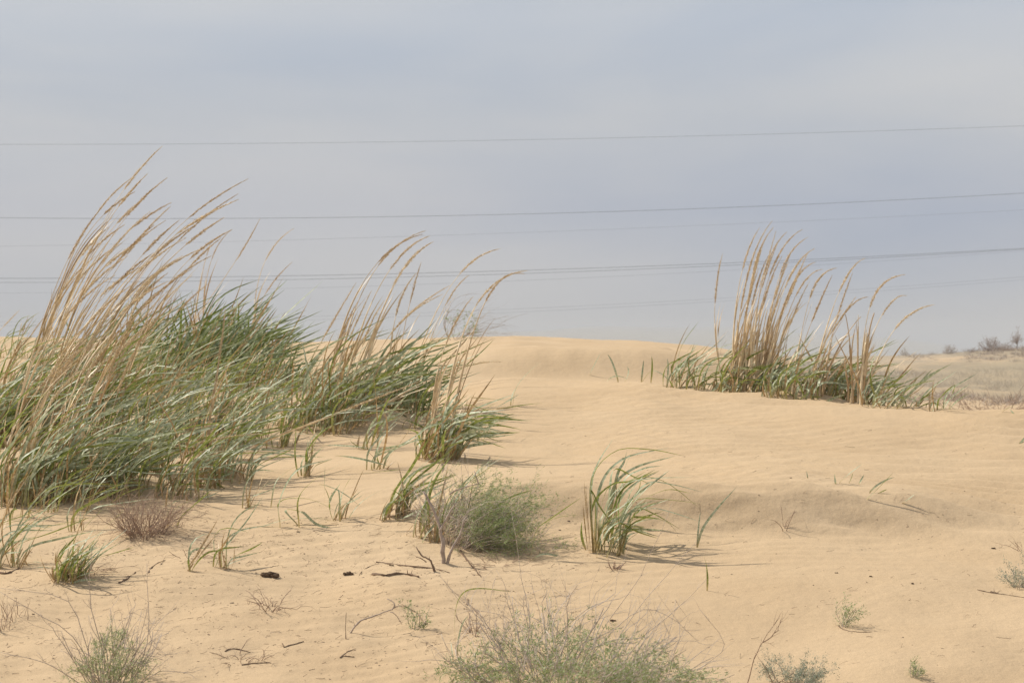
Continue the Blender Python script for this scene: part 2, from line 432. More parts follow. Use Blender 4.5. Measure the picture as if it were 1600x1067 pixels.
YT = np.concatenate([np.arange(8.0, 45, 0.02), np.arange(45, 400, 1.0)])
def hit(px, row):
    """the ground point seen at a photo pixel"""
    gz = ground((px - 800) / F * YT, YT); rz = CZ - (row - HR) / F * YT
    if (gz >= rz).any(): k = np.argmax(gz >= rz)
    else: k = len(YT) - 1
    if row > 588 and YT[k] > 19.0:          # just over the first crest: stand on the crest itself
        q = YT < 19.0; k = int(np.argmax(((gz - CZ) / YT)[q]))
    y = YT[k]
    return np.array([(px - 800) / F * y, y, float(gz[k])])

XL, YL = XS.tolist(), YS.tolist()
def gz(x, y):
    i = min(max(bisect.bisect_left(XL, x) - 1, 0), len(XL) - 2); j = min(max(bisect.bisect_left(YL, y) - 1, 0), len(YL) - 2)
    u = (x - XL[i]) / (XL[i + 1] - XL[i]); v = (y - YL[j]) / (YL[j + 1] - YL[j])
    return float((ZZ[j, i] * (1 - u) + ZZ[j, i + 1] * u) * (1 - v) + (ZZ[j + 1, i] * (1 - u) + ZZ[j + 1, i + 1] * u) * v)

# ------------------------------------------------------------------ grass builders
def catmull(pts, K):
    p = np.asarray(pts, float)
    if len(p) == 2:
        t = np.linspace(0, 1, K)[:, None]; return p[0] * (1 - t) + p[1] * t
    if len(p) == 3:       # quadratic through the middle point
        t = np.linspace(0, 1, K)[:, None]
        c = 2 * p[1] - 0.5 * p[0] - 0.5 * p[2]
        return (1 - t)**2 * p[0] + 2 * t * (1 - t) * c + t * t * p[2]
    q = np.vstack([2 * p[0] - p[1], p, 2 * p[-1] - p[-2]])
    ts = np.linspace(0, len(p) - 1 - 1e-6, K); i = ts.astype(int); t = (ts - i)[:, None]
    a, b, c, d = q[i], q[i + 1], q[i + 2], q[i + 3]
    return 0.5 * (2 * b + (c - a) * t + (2 * a - 5 * b + 4 * c - d) * t**2 + (3 * b - a - 3 * c + d) * t**3)

def ribbon_on(mb, path, hw, roll0, twist, tint, pos0=0.0, fold=0.22):
    K = len(path); t = np.linspace(0, 1, K)
    d = np.gradient(path, axis=0); d /= np.linalg.norm(d, axis=1)[:, None] + 1e-12
    side = np.cross(d, np.array([0, 0, 1.0]))
    ln = np.linalg.norm(side, axis=1)
    good = ln > 0.15
    if not good.all():
        fb = side[good][0] if good.any() else np.array([0, -1.0, 0])
        side = np.where(good[:, None], side, fb)
    side /= np.linalg.norm(side, axis=1)[:, None] + 1e-12
    nrm = np.cross(side, d)
    r = roll0 + twist * t
    s2 = side * np.cos(r)[:, None] + nrm * np.sin(r)[:, None]
    n2 = np.cross(s2, d)
    w = hw * np.interp(t, [0, 0.12, 0.35, 0.7, 0.9, 1], [0.55, 0.85, 1.0, 0.78, 0.36, 0.03])
    att = np.floor(np.clip(pos0 + t * 1.0, 0, 0.99) * 10) + np.clip(tint, 0.01, 0.99)
    mb.ribbon(path, w, s2, n2, fold, att)

def wind_blade(mb, p, L, spread, hw, wind=1.0, e1=(-0.12, 0.35), tint=None, K=11, p_exp=None, heading=0.0, side_spread=0.42, z0=0.75):
    """a leaf that leaves the ground upright and is bent over to +x by the wind"""
    a = rng.uniform(0, 2 * math.pi)
    sp = spread * rng.uniform(0.4, 1.9)
    d0 = nz([math.cos(a) * sp + 0.12, math.sin(a) * sp, 1.0])
    h = heading + rng.normal(0, side_spread * 1.35)
    el = e1[0] + (e1[1] + 0.35 - e1[0]) * rng.beta(1.6, 2.2) + (0.55 if rng.uniform() < 0.10 else 0)
    d1 = nz([math.cos(h), math.sin(h), el])
    t = np.linspace(0, 1, K)
    u = np.clip(t / rng.uniform(0.38, 1.0), 0, 1)
    m = np.clip(wind * rng.uniform(0.85, 1.1) * u * u * (3 - 2 * u), 0, 1)[:, None]
    L = L * rng.uniform(0.6, 1.3); hw = hw * 1.42
    d = d0 * (1 - m) + d1 * m
    wob = rng.normal(0, 0.07, 3)
    d = d + wob * np.sin(t * math.pi * rng.uniform(1, 2.4))[:, None]
    d /= np.linalg.norm(d, axis=1)[:, None]
    path = p + np.vstack([[0, 0, 0], np.cumsum(d[:-1] * (L / (K - 1)), axis=0)])
    g = ground(path[:, 0], path[:, 1]) + 0.004
    if p[2] > gz(p[0], p[1]) - 0.1:
        path[1:, 2] = np.maximum(path[1:, 2], g[1:])
    tint = rng.uniform(0, 1) if tint is None else tint
    ribbon_on(mb, path, hw, rng.uniform(-1.25, 0.35), rng.choice([-1, 1]) * rng.uniform(0.0, 2.6), tint)
    return path

def seed_head(mb, path, r, dens=1300, shade=0.5):
    """spikelets crowded along a curved axis: slim at both ends"""
    seg = np.linalg.norm(np.diff(path, axis=0), axis=1); L = seg.sum()
    N = int(max(24, dens * L))
    u = np.sort(rng.uniform(0, 1, N)) ** 0.92
    s = np.concatenate([[0], np.cumsum(seg)]) / L
    P0 = np.stack([np.interp(u, s, path[:, k]) for k in range(3)], 1)
    d = np.gradient(path, axis=0); d /= np.linalg.norm(d, axis=1)[:, None]
    D = np.stack([np.interp(u, s, d[:, k]) for k in range(3)], 1)
    prof = np.interp(u, [0, 0.06, 0.3, 0.6, 0.85, 1], [0.45, 0.85, 1.0, 0.72, 0.36, 0.06])
    off = rng.normal(size=(N, 3)); off -= (off * D).sum(1)[:, None] * D; off /= np.linalg.norm(off, axis=1)[:, None] + 1e-9
    dr = D + off * (rng.uniform(0.10, 0.42, N) + (rng.uniform(0, 1, N) < .25) * rng.uniform(.1, .7, N))[:, None] + np.array([0.10, 0, 0])
    dr /= np.linalg.norm(dr, axis=1)[:, None]
    mb.kites(P0 + off * (r * rng.uniform(.05, .5, N) * prof)[:, None], dr, (0.007 + 0.010 * prof) * rng.uniform(0.7, 1.4, N), r * 0.11 * prof * rng.uniform(0.7, 1.3, N) + 0.0004, np.clip(shade + rng.normal(0, 0.22, N), 0, 1))
    K = len(path)
    mb.tube(path, r * 0.22 * np.interp(np.linspace(0, 1, K), [0, 0.1, 0.6, 1], [0.6, 1, 0.7, 0.12]) + 0.0005, 5, att=float(np.clip(shade - 0.15, 0, 1)))

def flower_stalk(parent, path, head_frac, r=0.0020, head_r=0.012, sheath=True, shade=None):
    """a dry culm with its wrapped dead leaves, and the seed head as a sub-part"""
    K = len(path); shade = rng.uniform(0.25, 0.95) if shade is None else shade
    r = max(r, 0.00016 * path[0][1])
    mb = MB()
    kk = min(K, max(3, int(round(K * (1 - head_frac))) + 1))
    low = path[:kk]
    mb.tube(low, np.linspace(r * 1.25, r * 0.7, kk), 5, att=shade)
    if sheath:
        for s0, s1 in ((0.0, rng.uniform(0.45, 0.6)), (0.25, rng.uniform(0.6, 0.85))):
            a, b = int(s0 * kk), max(int(s0 * kk) + 3, int(s1 * kk)); b = min(b, kk)
            if b - a >= 3:
                w = np.linspace(r * 2.2, r * 1.2, b - a) * rng.uniform(0.8, 1.3)
                mb.tube(low[a:b] + rng.normal(0, 0.0008, 3), w, 5, att=float(np.clip(shade + rng.uniform(-0.3, 0.3), 0, 1)))
    if sheath:
        for _ in range(int(rng.integers(2, 5))):       # loose straps of dead leaf still clasping the culm
            a = int(rng.integers(0, max(1, kk // 3))); b = min(kk, a + int(rng.integers(max(4, kk // 3), kk + 1)))
            if b - a >= 4:
                seg = low[a:b] + np.linspace(0, 1, b - a)[:, None] ** 2 * np.array([rng.uniform(-0.01, 0.10), rng.normal(0, 0.04), rng.normal(-0.02, 0.04)])
                ribbon_on(mb, seg, rng.uniform(0.0035, 0.0075), rng.uniform(-1.5, 1.5), rng.uniform(-3, 3), 0.5)
                mb.a[-1] = np.full(len(mb.a[-1]), np.clip(shade + rng.uniform(-.45, .45), 0, 1))
    st = mb.build('flower_stalk', M_STALK, parent)
    if head_frac > 0:
        hb = MB(); head_r = head_r * rng.uniform(.55, 1.05)
        seed_head(hb, path[kk - 1:], head_r, shade=float(np.clip(shade + 0.05, 0, 1)))
        hb.build('seed_head', M_HEAD, st)
    return st

def stalk_from_pixels(parent, bx, brow, tx, trow, ctrl=None, bend=0.5, dd=0.0, head=0.30, **kw):
    """culm from a ground pixel to a tip pixel; the real length comes from the depth"""
    b = hit(bx, brow); Y = b[1]
    tip = P(tx, trow, Y + dd)
    if ctrl is None:
        v = tip - b
        c = b + np.array([v[0] * (0.46 - 0.30 * bend), v[1] * 0.5, v[2] * (0.56 + 0.24 * bend)])
    else:
        c = 1.45 * P(ctrl[0], ctrl[1], Y + dd * 0.5) - 0.225 * (b + tip)      # the culm passes through the given pixel
        c[0] -= 0.02 * (tip[0] - b[0])
    t = np.linspace(0, 1, 22)[:, None]
    c2 = c
    path = (1 - t)**2 * b + 2 * t * (1 - t) * c2 + t * t * tip
    wob = rng.normal(0, 0.005, 3)
    path = path + np.sin(t * math.pi * 2) * wob
    path[0, 2] -= 0.01
    L = np.linalg.norm(np.diff(path, axis=0), axis=1).sum()
    hf = min(0.5, 1.45 * head / L) if head > 0 else 0
    return flower_stalk(parent, path, hf, **kw)

def trace_blade(mb, pts, hw=0.0055, dd=0.0, Y=None, roll=None, twist=None, tint=None, K=16):
    """a leaf that follows photo pixels, standing at the depth of its foot"""
    b = hit(*pts[0]) if Y is None else P(pts[0][0], pts[0][1], Y)
    Y0 = b[1]
    pp = [b]
    for i, q in enumerate(pts[1:]):
        pp.append(P(q[0], q[1], Y0 + dd * (i + 1) / (len(pts) - 1)))
    path = catmull(pp, K)
    if Y is None: path[0, 2] -= 0.006
    ribbon_on(mb, path, hw, rng.uniform(-0.6, 0.6) if roll is None else roll, rng.uniform(-1.6, 1.6) if twist is None else twist,
              rng.uniform(0, 1) if tint is None else tint)

def clump_points(cx, cy, rx, ry, n):
    a = rng.uniform(0, 2 * math.pi, n); r = np.sqrt(rng.uniform(0, 1, n))
    return cx + rx * r * np.cos(a), cy + ry * r * np.sin(a)

def clump(px, row, n, rx, ry, L, label, group, name='wild_rye_clump', hw=(0.0035, 0.0065), spread=0.28, wind=1.0, e1=(-0.12, 0.35),
          dry=0.25, mat=None, stalks=(), stalk_kw=None, side_spread=0.42, heading=0.0, tintr=(0, 1), cat='grass clump'):
    c = hit(px, row)
    root = empty(name, c)
    tag(root, label, cat, group)
    xs, ys = clump_points(c[0], c[1], rx, ry, n)
    zs = ground(xs, ys) - 0.012
    m1 = MB()
    for i in range(n):
        wind_blade(m1, np.array([xs[i], ys[i], zs[i]]), rng.uniform(*L), spread, rng.uniform(*hw), wind, e1, tint=rng.uniform(*tintr),
                   side_spread=side_spread, heading=heading)
    ns = int(n * .16)          # a skirt of shorter leaves splayed low round the foot
    xs, ys = clump_points(c[0], c[1], rx * 1.15, ry * 1.15, ns)
    for i in range(ns):
        wind_blade(m1, np.array([xs[i], ys[i], gz(xs[i], ys[i]) - .01]), rng.uniform(.3, .6) * L[1], 1.3, rng.uniform(*hw) * .85, wind * .8, (-.45, .1), tint=rng.uniform(*tintr), side_spread=.9)
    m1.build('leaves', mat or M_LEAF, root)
    nd = int(n * (dry + .35))
    if nd:
        m2 = MB(); xs, ys = clump_points(c[0], c[1], rx, ry, nd); zs = ground(xs, ys) - 0.01
        for i in range(nd):
            wind_blade(m2, np.array([xs[i], ys[i], zs[i]]), (rng.uniform(0.10, 0.45) if rng.uniform() < .65 else rng.uniform(.5, .95)) * L[1], spread * 1.1, rng.uniform(*hw) * 0.8, 0.55 * wind,
                       (0.0, 0.8), tint=rng.uniform(0, 1), side_spread=0.7)
        m2.build('dry_leaves', M_DRY, root)
    for s in stalks:
        kw = dict(stalk_kw or {})
        if len(s) > 4: kw.update(s[4])
        stalk_from_pixels(root, *s[:4], **kw)
    return root

# ------------------------------------------------------------------ the big clumps
G_BIG = 'large wild rye clumps with seed heads'
def jit(v, s): return v + rng.normal(0, s)

# left-hand giant clump: tall dry stalks sweeping to the right
tipsA = [(253,229,60,640),(261,278,70,650),(230,272,52,640),(210,275,48,640),(226,310,60,655),(163,320,30,650),(195,351,40,650),
         (267,317,75,650),(266,323,80,660),(258,345,70,650),(240,352,66,660),(280,344,95,650),(387,280,112,640),(372,303,120,640),(372,312,104,650),
         (350,340,112,655),(318,387,90,660),(362,359,180,660),(290,372,98,640),(305,352,88,650),(240,395,50,670),(225,415,58,660),
         (215,440,40,680),(245,425,70,670),(262,440,90,690),(200,400,30,655),(190,380,36,660),(180,430,20,690),(285,400,110,670),
         (222,375,46,640),(300,420,120,690),(330,400,130,670),(150,400,15,670),(170,355,34,650),(235,330,60,650),(210,300,50,640)]
stA = []
for _ in range(20):
    tx = rng.uniform(120, 265); ty = 560 - (tx - 60) * 0.42 + rng.normal(0, 32); bb = tx - rng.uniform(70, 150)
    tipsA.append((tx, ty, bb, min(740, ty + rng.uniform(190, 270))))
for tx, ty, bx, by in tipsA:
    stA.append((bx + 0.0, by + 30, tx, ty, dict(bend=rng.uniform(0.55, 1.0), dd=rng.uniform(-0.5, 0.5), head_r=.014, head=rng.uniform(0.28, 0.42), r=rng.uniform(0.0018, 0.003))))
rootA = clump(75, 690, 250, 0.36, 0.75, (0.45, 0.95), 'tallest wild rye clump, a sheaf of long straw stalks sweeping over green leaves', G_BIG, dry=0.45,
      stalks=stA, spread=0.30, e1=(-0.05, 0.40))
clump(45, 785, 120, 0.26, 0.20, (0.40, 0.80), 'silvery green wild rye clump with dark shaded foot below the tallest stalks', G_BIG, dry=0.6, spread=0.26, e1=(-0.1, 0.35),
      stalks=[(200, 745, 410, 678, dict(ctrl=(300, 690), head=0.26)), (60, 640, 192, 577, dict(ctrl=(90, 596), head=0.33)),
              (10, 660, 34, 505, dict(head=0, r=0.0028)), (-20, 560, 30, 485, dict(head=0.2))])
clump(150, 770, 80, 0.20, 0.18, (0.35, 0.70), 'green wild rye clump beside a pale broken stem, right of the dark shaded foot', G_BIG, dry=0.35)
clump(140, 640, 125, 0.40, 0.55, (0.50, 0.90), 'wild rye clump half hidden behind the leaning straw sheaf', G_BIG, dry=0.3, e1=(0.0, 0.45),
      stalks=[(160 + i * 9, 640, tx, ty, dict(bend=0.5, dd=rng.uniform(-.4, .4))) for i, (tx, ty) in enumerate([(268, 450), (300, 430), (290, 468), (345, 372), (330, 440), (250, 470)])])
clump(-30, 700, 110, 0.30, 0.40, (0.45, 0.85), 'wild rye leaves entering at the left edge of the photo', G_BIG, dry=0.3)

# dark green mass behind
clump(275, 585, 250, 0.72, 0.9, (0.45, 0.95), 'dark green wild rye clump standing behind the leaning sheaf', G_BIG, mat=M_LEAFB, dry=0.15, e1=(0.05, 0.55), hw=(0.0055, 0.0085),
      stalks=[(245, 575, 406, 342, dict(ctrl=(352, 440), head=0.42)), (400, 560, 459, 357, dict(ctrl=(398, 420), head=0.42)), (385, 560, 456, 410, dict(ctrl=(405, 465), head=0.36)),
              (320, 560, 362, 359, dict(ctrl=(318, 420), head=0.4)), (300, 545, 330, 378, dict(head=0.2))], side_spread=.65)
clump(355, 582, 170, 0.45, 0.7, (0.38, 0.78), 'dark green wild rye clump whose leaf tips reach toward the centre sky', G_BIG, mat=M_LEAFB, dry=0.15, e1=(0.0, 0.5), hw=(0.0055, 0.0085),
      stalks=[(320, 680, 352, 483, dict(bend=0.2, head=0.24, ctrl=(338, 590)))])
clump(330, 600, 100, 0.55, 0.4, (0.35, 0.75), 'dark wild rye clump with bare brown feet in a sand hollow', G_BIG, mat=M_LEAFB, dry=0.5, e1=(-0.1, 0.4))

# centre clump with the sweeping heads
tipsD = [(664,361,520,640,(566,425)),(660,366,510,640,(556,430)),(671,369,530,645,(590,430)),(677,378,545,640,(610,440)),(655,390,560,640,(600,460)),
         (556,442,457,607,(500,540)),(658,410,617,625,None),(650,427,602,640,(612,500)),(703,446,565,620,(610,510)),(691,460,560,640,(600,520)),
         (781,389,634,610,(700,435)),(733,430,640,625,(690,480)),(560,470,505,640,None),(580,455,515,650,None),(545,500,512,640,None),(600,470,540,650,None),(575,520,535,640,None)]
stD = [(bx, by, tx, ty, dict(ctrl=cc, bend=0.4, dd=rng.uniform(-.3, .3), head=rng.uniform(0.30, 0.42), r=rng.uniform(0.0022, 0.0034))) for tx, ty, bx, by, cc in tipsD]
stD += [(370, 712, 655, 596, dict(ctrl=(500, 655), head=0.36, r=0.0022)), (560, 660, 784, 565, dict(ctrl=(690, 578), head=0.34, r=0.0018))]
clump(525, 648, 140, 0.26, 0.42, (0.35, 0.80), 'wild rye clump with a fan of curved seed heads over a shaded sand hollow', G_BIG, dry=0.4, stalks=stD, hw=(0.004, 0.0072), e1=(-0.15, 0.35))
clump(620, 640, 90, 0.24, 0.35, (0.30, 0.70), 'wild rye clump with spiky green feet, under the single upright seed head', G_BIG, dry=0.35, hw=(0.004, 0.0072), e1=(-0.12, 0.4), mat=M_LEAFB)
# clump with twin heads to (820,425)
clump(685, 715, 62, 0.13, 0.16, (0.35, 0.62), 'bright wild rye clump with two tall parallel stalks in front of the open sand', G_BIG, dry=0.5, hw=(0.004, 0.0075), e1=(-0.35, 0.2),
      stalks=[(688, 712, 823, 423, dict(ctrl=(727, 470), head=0.40, r=0.0040)), (697, 716, 818, 428, dict(ctrl=(748, 462), head=0.38, r=0.0040)),
              (675, 705, 739, 464, dict(ctrl=(690, 530), head=0.36, r=0.0034)), (672, 708, 690, 600, dict(head=0, r=0.004)), (700, 716, 712, 640, dict(head=0, r=0.004))])

# right clumps on the crest
tipsF = [(1129,397,1131,598,(1112,470)),(1206,346,1150,602,(1160,430)),(1208,356,1155,603,(1170,430)),(1186,357,1145,600,(1150,440)),(1229,363,1175,604,(1186,430)),
         (1253,359,1180,606,(1195,420)),(1262,371,1190,604,(1210,430)),(1272,389,1192,604,(1222,440)),(1274,410,1198,606,(1228,450)),(1285,421,1205,606,(1240,450)),
         (1240,387,1185,606,None),(1232,410,1178,604,None),(1195,375,1150,604,None),(1215,380,1160,602,None),(1222,400,1165,603,None),(1200,400,1152,600,None),
         (1262,395,1195,606,None),(1250,420,1190,606,None),(1210,430,1160,604,None),(1185,420,1145,604,None),(1240,440,1196,606,None),(1225,450,1180,604,None),(1265,440,1210,608,None),
         (1190,390,1148,602,None),(1178,400,1140,602,None),(1212,362,1158,604,None)]
stF = [(bx, by, tx, ty, dict(ctrl=cc, bend=0.35, dd=rng.uniform(-.3, .3), head=rng.uniform(0.32, 0.50), r=rng.uniform(0.0022, 0.0036), head_r=0.0125)) for tx, ty, bx, by, cc in tipsF]
stF += [(1143 + i * 7, 602, 1140 + i * 9 + rng.integers(0, 14), 470 + int(rng.integers(0, 60)), dict(head=0, r=0.0046)) for i in range(9)]
clump(1165, 603, 80, 0.26, 0.30, (0.25, 0.52), 'densest straw coloured clump on the dune crest, its stalks rising highest there', 'wild rye clumps on the right dune crest', dry=0.5, stalks=stF, hw=(0.0045, 0.008), e1=(-0.15, 0.3), spread=0.25)
tipsG = [(1306,419,1235,610,(1262,455)),(1300,431,1240,612,None),(1351,404,1265,614,(1310,445)),(1332,427,1285,616,None),(1356,464,1270,616,(1310,490)),(1337,464,1262,614,None)]
clump(1245, 610, 62, 0.26, 0.28, (0.28, 0.55), 'wild rye clump of low green leaves between the two stalk groups on the crest', 'wild rye clumps on the right dune crest', dry=0.3, hw=(0.0045, 0.008), e1=(-0.15, 0.3),
      stalks=[(bx, by, tx, ty, dict(ctrl=cc, bend=0.35, dd=rng.uniform(-.3, .3), head=0.36, r=0.0028, head_r=0.014)) for tx, ty, bx, by, cc in tipsG])
tipsH = [(1414,429,1345,628,(1350,470)),(1416,462,1340,630,(1375,480)),(1459,476,1345,632,(1394,505)),(1300,540,1280,622,None)]
stH = [(bx, by, tx, ty, dict(ctrl=cc, bend=0.35, dd=rng.uniform(-.2, .2), head=0.40, r=0.0032, head_r=0.014)) for tx, ty, bx, by, cc in tipsH]
stH += [(1334, 630, 1321, 491, dict(head=0, r=0.0042, shade=0.15)), (1347, 632, 1366, 489, dict(head=0, r=0.006, shade=0.1)), (1340, 630, 1341, 492, dict(head=0, r=0.003)),
        (1345, 632, 1355, 520, dict(head=0, r=0.0055)), (1277, 620, 1290, 545, dict(head=0, r=0.005)), (1325, 628, 1320, 560, dict(head=0, r=0.005, shade=0.2)), (1285, 620, 1345, 495, dict(head=0, r=0.004)), (1330, 630, 1352, 560, dict(head=0, r=0.006, shade=0.3))]
clump(1325, 626, 66, 0.26, 0.22, (0.30, 0.60), 'crest clump with brown broken reeds and three long drooping seed heads', 'wild rye clumps on the right dune crest', dry=0.4, hw=(0.0045, 0.008), e1=(-0.45, 0.3), stalks=stH)

# ------------------------------------------------------------------ small tufts between the clumps
G_T = 'small wild rye tufts on the sand'
TUFTS = [  # px, row, n, rx, ry, L, dry share, label, options
    (232, 735, 34, .10, .10, (.35, .62), .4, 'leafy tuft right of the big shaded clump, leaning over bare sand', {}),
    (262, 775, 18, .07, .05, (.30, .55), .4, 'yellow footed tuft just behind the dry russet shrub', {}),
    (205, 760, 16, .07, .06, (.30, .55), .4, 'narrow tuft between the shaded clump and the russet shrub', {}),
    (300, 700, 42, .15, .14, (.30, .60), .3, 'thin spreading tuft in the middle of the green mass', {}),
    (350, 745, 30, .13, .07, (.30, .55), .4, 'tuft on top of the little dark sand scarp', {}),
    (322, 762, 14, .08, .03, (.2, .42), .5, 'low leaves hanging over the dark sand scarp', {}),
    (388, 795, 7, .025, .02, (.18, .36), 2.0, 'tuft with a dry broom like foot, standing alone below the scarp', {}),
    (240, 660, 45, .22, .18, (.35, .65), .25, 'tuft with silver leaves under the dark green mass', {}),
    (310, 640, 40, .22, .20, (.30, .60), .35, 'sparse tuft on open sand below the dark green mass', {}),
    (372, 690, 30, .15, .12, (.30, .58), .35, 'tuft beside the foot of the lying seed head', {}),
    (405, 640, 42, .22, .22, (.25, .50), .35, 'tuft between the dark mass and the fan of seed heads', {}),
    (440, 668, 26, .14, .10, (.22, .45), .5, 'short leafed tuft left of the sand hollow', {}),
    (400, 600, 46, .30, .35, (.25, .50), .5, 'wide short tuft behind the scattered leaves', {}),
    (447, 590, 28, .22, .25, (.25, .55), .4, 'upright tuft on the pale skyline sand, left of the fan of seed heads', dict(mat='B', spread=.12, wind=.5)),
    (480, 610, 30, .20, .22, (.25, .50), .4, 'tuft touching the left flank of the fan of seed heads', {}),
    (15, 560, 30, .35, .35, (.25, .50), .4, 'tuft on the skyline at the far left edge', {}),
    (265, 822, 5, .03, .02, (.2, .35), .8, 'few stems rising beside the russet shrub', {}),
    (120, 830, 9, .03, .03, (.40, .62), .6, 'tall thin stem with long leaves in front of the shaded clump', {}),
    (8, 885, 34, .08, .06, (.28, .48), .7, 'tuft cut by the left edge, with fine leaves swept right', {}),
    (70, 800, 12, .07, .04, (.25, .45), .5, 'loose leaves at the front foot of the leftmost clump', {}),
    (294, 892, 5, .015, .01, (.22, .36), 1.0, 'single bleached stem with curling leaf on the open foreground sand', {}),
    (345, 888, 11, .035, .02, (.22, .42), .6, 'yellowish tuft fanned low to the right on the foreground sand', dict(e1=(-.25, .3))),
    (600, 812, 8, .03, .03, (.20, .36), .7, 'short dry footed tuft left of the green shrub', dict(spread=.15)),
    (622, 805, 26, .05, .04, (.28, .46), .7, 'dense upright tuft left of the green shrub', dict(spread=.22, wind=.8)),
    (650, 838, 9, .05, .03, (.28, .46), .5, 'tuft with pale feet in front of the green shrub', dict(wind=.75)),
    (672, 845, 11, .05, .04, (.30, .50), .5, 'silvery tuft mixed with bleached twigs in the green shrub', dict(wind=.7)),
    (735, 838, 9, .05, .03, (.22, .40), .8, 'yellow footed tuft at the heart of the green shrub', dict(wind=.7)),
    (575, 700, 8, .05, .04, (.30, .50), .5, 'thin tuft on bare sand below the hollow', {}),
    (590, 735, 6, .04, .03, (.30, .50), .5, 'three leafed tuft left of the twin stalk clump', {}),
    (475, 745, 6, .03, .02, (.18, .34), 1.2, 'tiny dry centred tuft on the bare sand below the hollow', dict(wind=.6)),
    (531, 812, 9, .03, .02, (.16, .30), 1.4, 'stumpy pale tuft standing alone left of centre', dict(wind=.7, spread=.3)),
    (655, 668, 16, .10, .08, (.30, .50), .4, 'tuft in the shade right of the sand hollow', {}),
    (1060, 598, 24, .09, .08, (.30, .50), .3, 'outlying tuft at the left end of the crest clumps', dict(spread=.2, wind=.7)),
    (1090, 600, 34, .12, .10, (.30, .55), .3, 'silvery arching tuft touching the densest crest clump', {}),
    (1390, 628, 44, .15, .10, (.25, .50), .3, 'tuft of splayed leaves right of the brown broken reeds', dict(spread=.5, e1=(-.3, .6))),
    (1372, 632, 14, .10, .05, (.25, .45), .3, 'low leaves pointing down the lee slope from the crest', dict(e1=(-.6, 0), spread=.3)),
    (1468, 641, 12, .07, .04, (.22, .46), .2, 'last tuft on the right end of the dune crest', dict(spread=.7, wind=.8, e1=(-.3, .7))),
    (1437, 634, 6, .06, .05, (.18, .34), .2, 'small leaf group just before the last crest tuft', dict(spread=.5)),
    (180, 785, 16, .10, .05, (.32, .58), .6, 'loose tuft trailing over the front edge of the shaded clump', {}),
    (140, 800, 11, .08, .04, (.28, .50), .6, 'few leaves springing from sand just left of the russet shrub', {}),
    (290, 780, 16, .10, .05, (.30, .55), .6, 'tuft whose leaves cross above the right side of the russet shrub', {}),
    (325, 720, 26, .14, .08, (.30, .56), .5, 'tuft behind the little dark sand scarp, leaves reaching the lying seed head', {}),
    (20, 812, 10, .08, .04, (.28, .50), .6, 'sparse low leaves on the sand at the left edge, before the leftmost clump', {}),
    (215, 700, 34, .20, .14, (.34, .62), .4, 'pale tuft right of the leaning straw sheaf', {}),
    (440, 700, 12, .08, .05, (.24, .42), .6, 'thin tuft beside the middle of the lying seed head', {}),
    (735, 690, 14, .10, .06, (.26, .46), .4, 'outer leaves spreading right of the two tall parallel stalks', dict(e1=(-.3, .3))),
    (108, 905, 70, .055, .05, (.14, .34), .9, 'round yellowish green tuft in the left foreground', dict(hw=(.002, .0042), spread=.42, wind=.85, side=.6, e1=(0, .6))),
]
for (px, row, n, rx, ry, L, dry, lab, op) in TUFTS:
    clump(px, row, max(3, int(n * (1.15 if row < 780 and px < 380 else .95 if row < 780 and px < 600 else .66))), rx * 1.3, ry * 1.3, (L[0], L[1] * (1.2 if row < 780 and px < 380 else 1.0)), lab, G_T, name='grass_tuft', dry=dry, cat='grass tuft', mat=M_LEAFB if op.get('mat') == 'B' else None,
          spread=op.get('spread', .28), wind=op.get('wind', 1.0), e1=op.get('e1', (-0.15, .35)), hw=op.get('hw', (.0022, .0046) if row > 780 and px < 580 else (.0035, .0062)), side_spread=op.get('side', .42))

